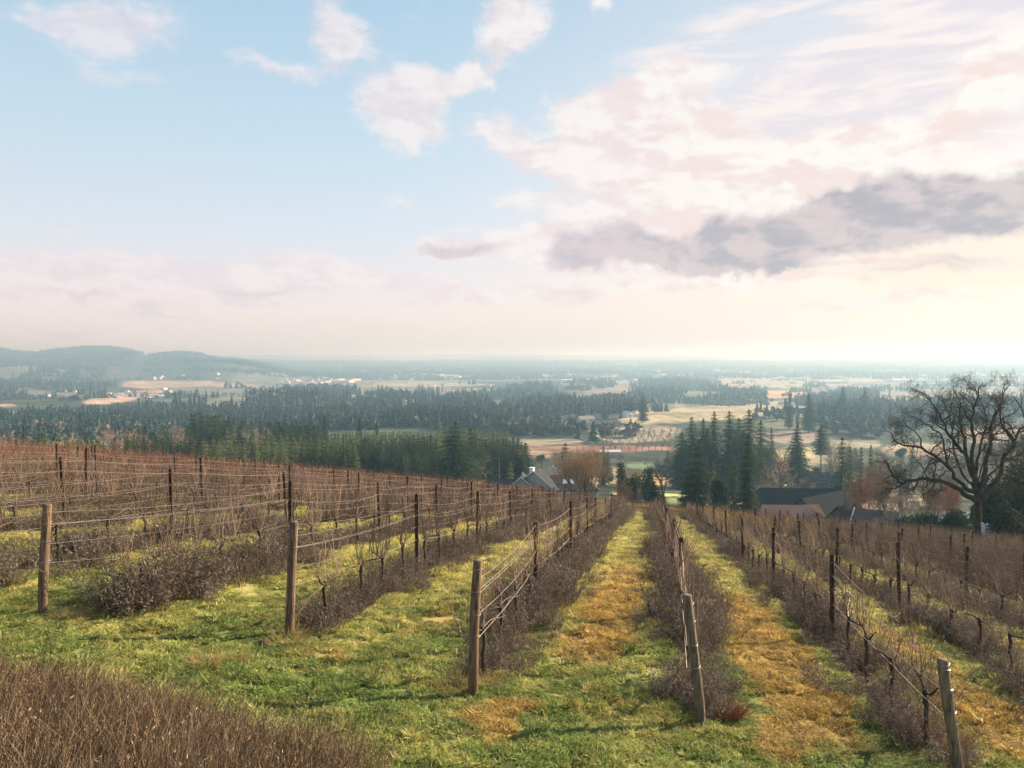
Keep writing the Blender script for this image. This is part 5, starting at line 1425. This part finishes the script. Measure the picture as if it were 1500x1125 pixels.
# ------------------------------------------------------------------ buildings
def slab(mb, P, th, mi=0):
    """a thick roof plane from corner points, thickened straight down"""
    P = np.array(P, float); n = len(P); Q = P - (0, 0, th)
    V = np.vstack([P, Q])
    if n == 4: mb.add(V, [(0, 1, 2, 3), (7, 6, 5, 4)] + [(i, i + 4, (i + 1) % 4 + 4, (i + 1) % 4) for i in range(4)], mi=mi)
    else: mb.add(V, [(i, i + 3, (i + 1) % 3 + 3, (i + 1) % 3) for i in range(3)], [(0, 1, 2), (5, 4, 3)], mi=mi)
def house(name, px, dist, rot, L_, W_, h, rh, lab, cat='house', wall='wallcream', roof='roofslate', hip=0.0, over=.5, wins=(), door=None, chimney=None, dz=0.0, trim=False, pos_=None):
    x, y = at_dist(px, dist) if pos_ is None else pos_
    z = tz(x, y) + dz
    o = add_ob(name, None, None, (x, y, z), (0, 0, R(rot))); tag(o, lab, cat)
    a, b = L_ / 2, W_ / 2
    mb = MB()
    V = [(-a, -b, -1.5), (a, -b, -1.5), (a, b, -1.5), (-a, b, -1.5), (-a, -b, h), (a, -b, h), (a, b, h), (-a, b, h)]
    hx = hip * a
    V += [(-a + hx, 0, h + rh - .05 - (0.0)), (a - hx, 0, h + rh - .05)]
    if hip == 0:
        mb.add(V, [(0, 1, 5, 4), (1, 2, 6, 5), (2, 3, 7, 6), (3, 0, 4, 7)], [(4, 8, 7), (5, 6, 9)])
    else: mb.add(V, [(0, 1, 5, 4), (1, 2, 6, 5), (2, 3, 7, 6), (3, 0, 4, 7)])
    add_ob('wall', mb.mesh('wall', [M[wall]]), o)
    rb = MB(); k = rh / b; e = over; zr = h + rh + .12; ze = h - e * k + .12
    ax = a + e
    if hip == 0:
        slab(rb, [(-ax, -b - e, ze), (ax, -b - e, ze), (ax, 0, zr), (-ax, 0, zr)], .16)
        slab(rb, [(ax, b + e, ze), (-ax, b + e, ze), (-ax, 0, zr), (ax, 0, zr)], .16)
    else:
        hx2 = hx + e * 0
        slab(rb, [(-ax, -b - e, ze), (ax, -b - e, ze), (a - hx, 0, zr), (-a + hx, 0, zr)], .16)
        slab(rb, [(ax, b + e, ze), (-ax, b + e, ze), (-a + hx, 0, zr), (a - hx, 0, zr)], .16)
        slab(rb, [(ax, -b - e, ze), (ax, b + e, ze), (a - hx, 0, zr)], .16)
        slab(rb, [(-ax, b + e, ze), (-ax, -b - e, ze), (-a + hx, 0, zr)], .16)
    ro = add_ob('roof', rb.mesh('roof', [M[roof]]), o)
    if chimney:
        cb = MB(); cx_, cy_ = chimney; cb.box(cx_ - .4, cx_ + .4, cy_ - .4, cy_ + .4, h + rh * .3, h + rh + .5); cb.box(cx_ - .5, cx_ + .5, cy_ - .5, cy_ + .5, h + rh + .5, h + rh + .65)
        add_ob('chimney', cb.mesh('chimney', [M['white']]), ro)
    if trim:
        for sx in (-1, 1):
            tb = MB()
            for sy in (-1, 1): tb.tube([(sx * (ax + .03), sy * (b + e), ze - .02), (sx * (ax + .03), 0, zr - .02)], [.11, .11], 4)
            add_ob('barge_board', tb.mesh('barge_board', [M['white']]), ro)
    for (side, u, zz, ww, hh) in wins:
        wb = MB(); fb_ = MB()
        def P(uu, z_, off):
            if side == 'f': return (uu, -b - off, z_)
            if side == 'r': return (a + off, uu, z_)
            return (-a - off, uu, z_)
        pts = [P(u - ww / 2, zz, .03), P(u + ww / 2, zz, .03), P(u + ww / 2, zz + hh, .03), P(u - ww / 2, zz + hh, .03)]
        wb.add(pts, [(0, 1, 2, 3)])
        for (u0, u1, z0, z1) in ((u - ww / 2 - .08, u + ww / 2 + .08, zz - .1, zz), (u - ww / 2 - .08, u + ww / 2 + .08, zz + hh, zz + hh + .1), (u - ww / 2 - .08, u - ww / 2, zz, zz + hh), (u + ww / 2, u + ww / 2 + .08, zz, zz + hh), (u - .03, u + .03, zz, zz + hh)):
            c0, c1 = P(u0, z0, .0), P(u1, z1, .07)
            fb_.box(min(c0[0], c1[0]), max(c0[0], c1[0]), min(c0[1], c1[1]), max(c0[1], c1[1]), z0, z1)
        w = add_ob('window', fb_.mesh('window', [M['white']]), o); add_ob('pane', wb.mesh('pane', [M['glass']]), w)
    if door:
        side, u, ww, hh = door
        db = MB()
        if side == 'f': db.box(u - ww / 2, u + ww / 2, -b - .06, -b + .02, -.2, hh)
        else: db.box(a - .02, a + .06, u - ww / 2, u + ww / 2, -.2, hh)
        d_ = add_ob('door', db.mesh('door', [M['walldark']]), o)
    return o
# the large house by the willow: main block, cross gable, wing
hx_, hy_ = at_dist(801, 152)
h0 = house('hip_roof_house', 796, 166, 62, 8.5, 9, 2.4, 3.2, 'grey house with steep roof and pale gable trim beside the willow', roof='roofslate', trim=True, chimney=(-3.0, 1.2), wins=[('f', -2, .9, 1.2, 1.2), ('f', 2, .9, 1.2, 1.2), ('r', 0, .9, 1.4, 1.2)], dz=-.2)
def wing(parent, name, ox, oy, rot, L_, W_, h, rh, roof, over=.5, sky=False, hip=0.0, trim=True):
    c, s = math.cos(R(rot)), math.sin(R(rot)); a, b = L_ / 2, W_ / 2
    T = lambda P: [(ox + c * p[0] - s * p[1], oy + s * p[0] + c * p[1], p[2]) for p in P]
    mb = MB(); V = T([(-a, -b, -1.5), (a, -b, -1.5), (a, b, -1.5), (-a, b, -1.5), (-a, -b, h), (a, -b, h), (a, b, h), (-a, b, h), (-a, 0, h + rh - .05), (a, 0, h + rh - .05)])
    mb.add(V, [(0, 1, 5, 4), (1, 2, 6, 5), (2, 3, 7, 6), (3, 0, 4, 7)], [(4, 8, 7), (5, 6, 9)] if hip == 0 else [])
    add_ob('wall', mb.mesh('wing_wall', [M['wallcream']]), parent)
    rb = MB(); e = over; k = rh / b; zr = h + rh + .1; ze = h - e * k + .1; ax = a + e; hx = hip * a
    slab(rb, T([(-ax, -b - e, ze), (ax, -b - e, ze), (a - hx + (e if hip == 0 else 0), 0, zr), (-a + hx - (e if hip == 0 else 0), 0, zr)]), .15)
    slab(rb, T([(ax, b + e, ze), (-ax, b + e, ze), (-a + hx - (e if hip == 0 else 0), 0, zr), (a - hx + (e if hip == 0 else 0), 0, zr)]), .15)
    if hip:
        slab(rb, T([(ax, -b - e, ze), (ax, b + e, ze), (a - hx, 0, zr)]), .15); slab(rb, T([(-ax, b + e, ze), (-ax, -b - e, ze), (-a + hx, 0, zr)]), .15)
    ro = add_ob('roof', rb.mesh('wing_roof', [M[roof]]), parent)
    if trim:
        tb = MB()
        for sy in (-1, 1): tb.tube(T([(-ax - .03, sy * (b + e), ze - .02), (-ax - .03, 0, zr - .02)]), [.1, .1], 4)
        add_ob('barge_board', tb.mesh('barge_board', [M['white']]), ro)
    if sky:
        for q_ in range(2):
            sb = MB(); u = -1 + q_ * 1.6
            sb.add(T([(u, -b * .75, h + rh * .30 + .2), (u + .9, -b * .75, h + rh * .30 + .2), (u + .9, -b * .4, h + rh * .62 + .2), (u, -b * .4, h + rh * .62 + .2)]), [(0, 1, 2, 3)])
            add_ob('skylight', sb.mesh('skylight', [M['white']]), ro)
wing(h0, 'front', -3.0, 3.6, 25, 7, 5.0, 2.4, 2.1, 'roofslate')
wing(h0, 'side', 1.0, -5.0, -62, 12, 6.5, 2.2, 2.3, 'roofpink', sky=True, hip=.45, trim=False)  # pinkish roof colour stands in for sunlight on this slope
wing(h0, 'low', -5.0, 7.0, 100, 6, 4, 2.2, 1.4, 'roofslate')
# barns down the slope
house('long_barn', 1172, 168, -6, 21, 10, 3.4, 3.6, 'long barn with a dark slate roof behind the low shed', 'barn', 'walldark', 'barnroof', hip=.22, wins=[('f', -6, 1, 1.4, 1), ('f', 6, 1, 1.4, 1)], dz=.9)
house('dark_barn', 1205, 152, 38, 13, 8.5, 3.2, 3.4, 'dark gabled barn joined close to the long barn end', 'barn', 'walldark', 'barnroof', door=('f', 0, 2.4, 2.4), wins=[('r', 0, 1.6, 1.2, .9)], dz=.5)
house('low_shed', 1151, 138, -3, 10.5, 6, 2.4, 1.3, 'low shed with pale grey wall and brownish pink roof behind the golden canes', 'shed', 'wallgrey', 'roofpink', hip=.25, over=.35, dz=.5)
house('tile_gable', 1178, 143, 10, 5, 4.5, 2.8, 1.5, 'small gable with a bright terracotta roof at the low shed end', 'shed', 'wallgrey', 'rooftile', dz=.4)
house('dark_hut', 1244, 140, 30, 5.2, 4.6, 2.8, 2.2, 'small dark hut with a steep roof beside the barns', 'hut', 'walldark', 'barnroof', dz=.2)
house('small_hut', 1287, 128, -38, 6.0, 4.8, 2.2, 1.9, 'small hut with a sunlit brown roof edge uphill of the oak', 'hut', 'walldark', 'roofpink', trim=True, wins=[('f', 0, .7, 1, .8)], dz=.2)
house('garden_shed', 930, 182, 10, 3.4, 2.6, 2.2, .5, 'small white shed between two round shrubs', 'shed', 'white', 'roofslate', door=('f', 0, .9, 1.8))
house('grey_cottage', 1206, 290, -25, 13, 8, 2.6, 3.2, 'grey roofed cottage behind the pinkish domed tree', wall='walldark', roof='roofslate', wins=[('f', -3, 1, 1.4, 1), ('f', 3, 1, 1.4, 1)], trim=True)
house('grey_cottage', 1192, 300, 35, 9, 6, 2.5, 2.4, 'smaller grey cottage touching the grey roofed cottage', wall='wallgrey', roof='farroof')
house('lawn_house', 1122, 235, 5, 10, 6, 2.4, 1.2, 'low dark house half hidden behind the tall narrow conifer', wall='walldark', roof='roofslate', wins=[('f', -2, .8, 1.2, 1), ('f', 2, .8, 1.2, 1)])
house('glasshouse', 1415, 150, -10, 12, 6, 2.4, 1.8, 'pale grey roofed building seen through the oak limbs', wall='white', roof='farroof', wins=[('f', -3, .6, 2, 1.4), ('f', 0, .6, 2, 1.4), ('f', 3, .6, 2, 1.4)])
house('barn_house', 812, 260, 0, 9, 6, 2.5, 1.6, 'pale blue roofed shed behind the dark conifer by the willow', wall='white', roof='farroof')
house('flat_house', 893, 430, 4, 11, 6, 3, .7, 'flat pale villa above the red field', wall='wallcream', roof='farroof')
house('dark_shed', 870, 385, 0, 10, 6, 4, 1.2, 'dark shed on the red field edge', wall='walldark', roof='barnroof')
house('dark_shed', 981, 350, -8, 12, 7, 3.4, 1.0, 'dark grey shed at the red field end by the grove', wall='walldark', roof='roofslate')
for i, (px, lab) in enumerate([(884, 'cream hut beside the dark shed on the red field'), (897, 'middle cream hut near the red field'), (907, 'third cream hut near the red field')]):
    house('cream_hut', px, 392, 0, 3.5, 3, 3, 1, lab, 'hut', wall='white', roof='roofpink')
for (px, py, L_, lab) in [(1285, 584, 24, 'long dark shed with white roof on the pale slope'), (1272, 597, 18, 'white low roof below the long dark shed'), (1221, 617, 14, 'pale blue roofed house in the dark woods'), (858, 616, 14, 'cream house under the dark clump of firs'), (712, 617, 14, 'white house in dark trees past the plantation'), (652, 613, 9, 'pale house among trees beyond the plantation'), (924, 608, 14, 'pale gabled house at the golden hill edge'), (352, 612, 18, 'white roofed house alone in the blue forest'), (1195, 586, 16, 'pale house behind the thick dark tree'), (1147, 591, 14, 'small pale house by the slender fir')]:
    x, y, z = ground_at(px, py + 3); d = y
    house('valley_house', px, d, rnd.uniform(-20, 20), L_, 9, 3.4, 2.6, lab, wall='white', roof='farroof', wins=[('f', -L_ / 4, 1, 2, 1.2), ('f', L_ / 4, 1, 2, 1.2)])
# the town: small far houses and long pale halls
def far_house(i, L_, W_, h, rh):
    a, b = L_ / 2, W_ / 2
    w = MB(); V = [(-a, -b, -3), (a, -b, -3), (a, b, -3), (-a, b, -3), (-a, -b, h), (a, -b, h), (a, b, h), (-a, b, h), (-a, 0, h + rh), (a, 0, h + rh)]
    w.add(V, [(0, 1, 5, 4), (1, 2, 6, 5), (2, 3, 7, 6), (3, 0, 4, 7)], [(4, 8, 7), (5, 6, 9)])
    r_ = MB(); slab(r_, [(-a - .5, -b - .6, h - .3), (a + .5, -b - .6, h - .3), (a + .5, 0, h + rh + .3), (-a - .5, 0, h + rh + .3)], .3); slab(r_, [(a + .5, b + .6, h - .3), (-a - .5, b + .6, h - .3), (-a - .5, 0, h + rh + .3), (a + .5, 0, h + rh + .3)], .3)
    return w.mesh('wall', [M['farwhite']]), r_.mesh('roof', [M['farroof']])
FH = [far_house(0, 14, 9, 5, 3), far_house(1, 11, 9, 6, 3.4), far_house(2, 18, 10, 4, 3)]
FW = [far_house(3, 90, 40, 9, 2), far_house(4, 60, 30, 8, 2), far_house(5, 130, 45, 10, 2)]
TOWN = [ # px,py,rx,ry,count,kit
    (395, 571, 28, 2.5, 26, FH, 'small pale house in the housing estate below the ridge', 'houses of the estate below the ridge'), (450, 559, 40, 5, 46, FH, 'small pale house in the estate climbing the far slope', 'houses of the estate on the far slope'),
    (100, 575, 60, 10, 7, FH, 'lone farmhouse in the folds below the wooded ridge', 'farmhouses under the ridge'), (230, 578, 90, 8, 12, FH, 'farm building beside the tan fields below the ridge', 'farms by the tan fields'), (280, 553, 60, 4, 8, FH, 'small house at the foot of the wooded ridge', 'houses at the ridge foot'),
    (560, 560, 90, 10, 20, FH, 'scattered house in the wooded middle valley', 'scattered valley houses'), (700, 575, 120, 14, 20, FH, 'house half hidden in woods past the plantation', 'houses in the woods'), (590, 590, 20, 3, 5, FH, 'pale house in a small clearing', 'clearing houses'),
    (520, 558, 30, 3, 4, FW, 'long pale shed beyond the forest', 'long sheds beyond the forest'), (660, 552, 60, 3, 6, FW, 'long pale hall in the middle of the valley', 'halls mid valley'),
    (860, 556, 60, 3, 9, FW, 'long white hall before the straight road', 'white halls by the road'), (1050, 546, 90, 6, 18, FW, 'wide white hall in the hazy town', 'halls of the hazy town'), (1190, 554, 70, 4, 10, FW, 'big white hall near the pale fields', 'halls by the pale fields'), (1300, 560, 90, 5, 12, FW, 'long pale hall past the dark tree line', 'halls past the tree line'),
    (1000, 555, 120, 8, 40, FH, 'small house in the hazy town', 'houses of the hazy town'), (1150, 565, 90, 6, 22, FH, 'house near the orange field', 'houses near the orange field'), (1400, 560, 90, 12, 24, FH, 'house in the haze beyond the oak', 'houses beyond the oak'), (1240, 585, 60, 8, 10, FH, 'house tucked in trees past the brow', 'houses past the brow'), (950, 520, 200, 2, 10, FW, 'faint pale hall near the horizon', 'halls near the horizon'),
]
for (a, b, ra, rb, n, kit, lab, gr) in TOWN:
    for i in range(n):
        px = a + ra * rnd.uniform(-1, 1); py = b + rb * rnd.uniform(-1, 1)
        x, y, z = ground_at(px, py)
        if y > 9000: continue
        me = rnd.choice(kit); s = rnd.uniform(.75, 1.15) * ((.7 if y < 2600 else .95) if kit is FH else .7)
        o = add_ob('far_house' if kit is FH else 'far_hall', None, None, (x, y, z), (0, 0, rnd.choice((0, .3, -.4, 1.2)) + rnd.uniform(-.15, .15)), (s, s, s))
        add_ob('wall', me[0], o); add_ob('roof', me[1], o); tag(o, lab, 'house' if kit is FH else 'hall', gr)

# ------------------------------------------------------------------ roads, fence, tarp, small things
def road(name, pts, w, mat, lab):
    mb = MB(); P = []
    for (a, b) in zip(pts[:-1], pts[1:]):
        n = max(2, int(np.hypot(b[0] - a[0], b[1] - a[1]) / 12)); 
        for t in np.linspace(0, 1, n, endpoint=False): P.append((a[0] + (b[0] - a[0]) * t, a[1] + (b[1] - a[1]) * t))
    P.append(pts[-1]); P = np.array(P); T = np.gradient(P, axis=0); T /= np.linalg.norm(T, axis=1)[:, None]; N_ = np.stack([T[:, 1], -T[:, 0]], 1)
    rows = [P + N_ * w * f for f in (-.5, -.17, .17, .5)]
    lift = .25 + P[:, 1] * .0007
    V = np.stack([np.column_stack([r_, np.maximum(ter(r_[:, 0], r_[:, 1]), ter(P[:, 0], P[:, 1])) + lift]) for r_ in rows], 1).reshape(-1, 3)
    n = len(P); i = np.arange(n - 1)[:, None] * 4; j = np.arange(3)[None, :]
    mb.add(V, np.stack([i + j, i + j + 4, i + j + 5, i + j + 1], -1).reshape(-1, 4)[:, ::-1])
    o = add_ob(name, mb.mesh(name, [M[mat]])); kind(o, 'structure', lab, 'road')
g = [ground_at(932, p) for p in (572, 560, 550, 543, 538, 534)]
road('road', [(a[0], a[1]) for a in g], 22, 'road', 'straight pale road running away across the valley')
g = [ground_at(*p) for p in ((1163, 604), (1172, 610), (1186, 616))]
road('path', [(a[0], a[1]) for a in g], 5, 'track', 'pale track curving down the brow')
g = [ground_at(*p) for p in ((1095, 741), (1070, 738), (1050, 729), (1060, 722))]
road('track', [(a[0], a[1]) for a in g], 3, 'track', 'dirt track by the tall narrow conifer')

# rail fence closing the alleys: posts and rails
fx0, fx1 = 9.0, 34.0
fo = add_ob('rail_fence', None, None, (fx0, 83, tz(fx0, 83))); tag(fo, 'low timber rail fence across the end of the grass alleys', 'fence')
org = np.array(fo.location)
X = np.arange(fx0, fx1, 1.9)
pm = MB(); pm.tube([(0, 0, -.3), (0, 0, 1.25)], [.075, .07], 7); pmesh = pm.mesh('fence_post', [M['rail']])
for x in X: add_ob('fence_post', pmesh, fo, (x - org[0], 0.05 * math.sin(x * 3), tz(x, 83) - org[2]))
for zr in (1.12, .62):
    mb = MB(); mb.tube([(x - org[0], -.1, tz(x, 83) + zr - org[2]) for x in X], [.055] * len(X), 5); add_ob('rail', mb.mesh('rail', [M['rail']]), fo)
x, y, z = spot(731, 175)
pb = MB(); pb.tube([(0, 0, -.5), (.02, 0, 4), (0, .03, 7.2)], [.14, .12, .09], 8); po = add_ob('utility_pole', pb.mesh('pole', [M['post']]), None, (x, y, z))
cb_ = MB(); cb_.box(-.9, .9, -.06, .06, 6.6, 6.74); add_ob('crossarm', cb_.mesh('crossarm', [M['post']]), po)
tag(po, 'wooden utility pole with a crossarm between the forest and the steep roofed house', 'pole')
# a white tarp over a heap behind the oak
def tarp():
    x, y, z = spot(1449, 74)
    n = 14; U, V_ = np.meshgrid(np.linspace(-1, 1, n), np.linspace(-1, 1, n)); r = np.hypot(U, V_)
    Z = 1.9 * np.exp(-(U + .1) ** 4 * 6 - V_ ** 4 * 4) + .25 * npr.normal(size=U.shape) * .5
    P = np.stack([U * 1.15, V_ * 1.0, Z], -1).reshape(-1, 3)
    q_ = [(i * n + j, i * n + j + 1, (i + 1) * n + j + 1, (i + 1) * n + j) for i in range(n - 1) for j in range(n - 1)]
    mb = MB(); mb.add(P, q_); mb.add(P - (0, 0, .04), q_)
    o = add_ob('tarp', mb.mesh('tarp', [M['tarp']]), None, (x, y, z + .2)); tag(o, 'white crumpled tarp lying at the foot of the oak trunk', 'tarp')
tarp()
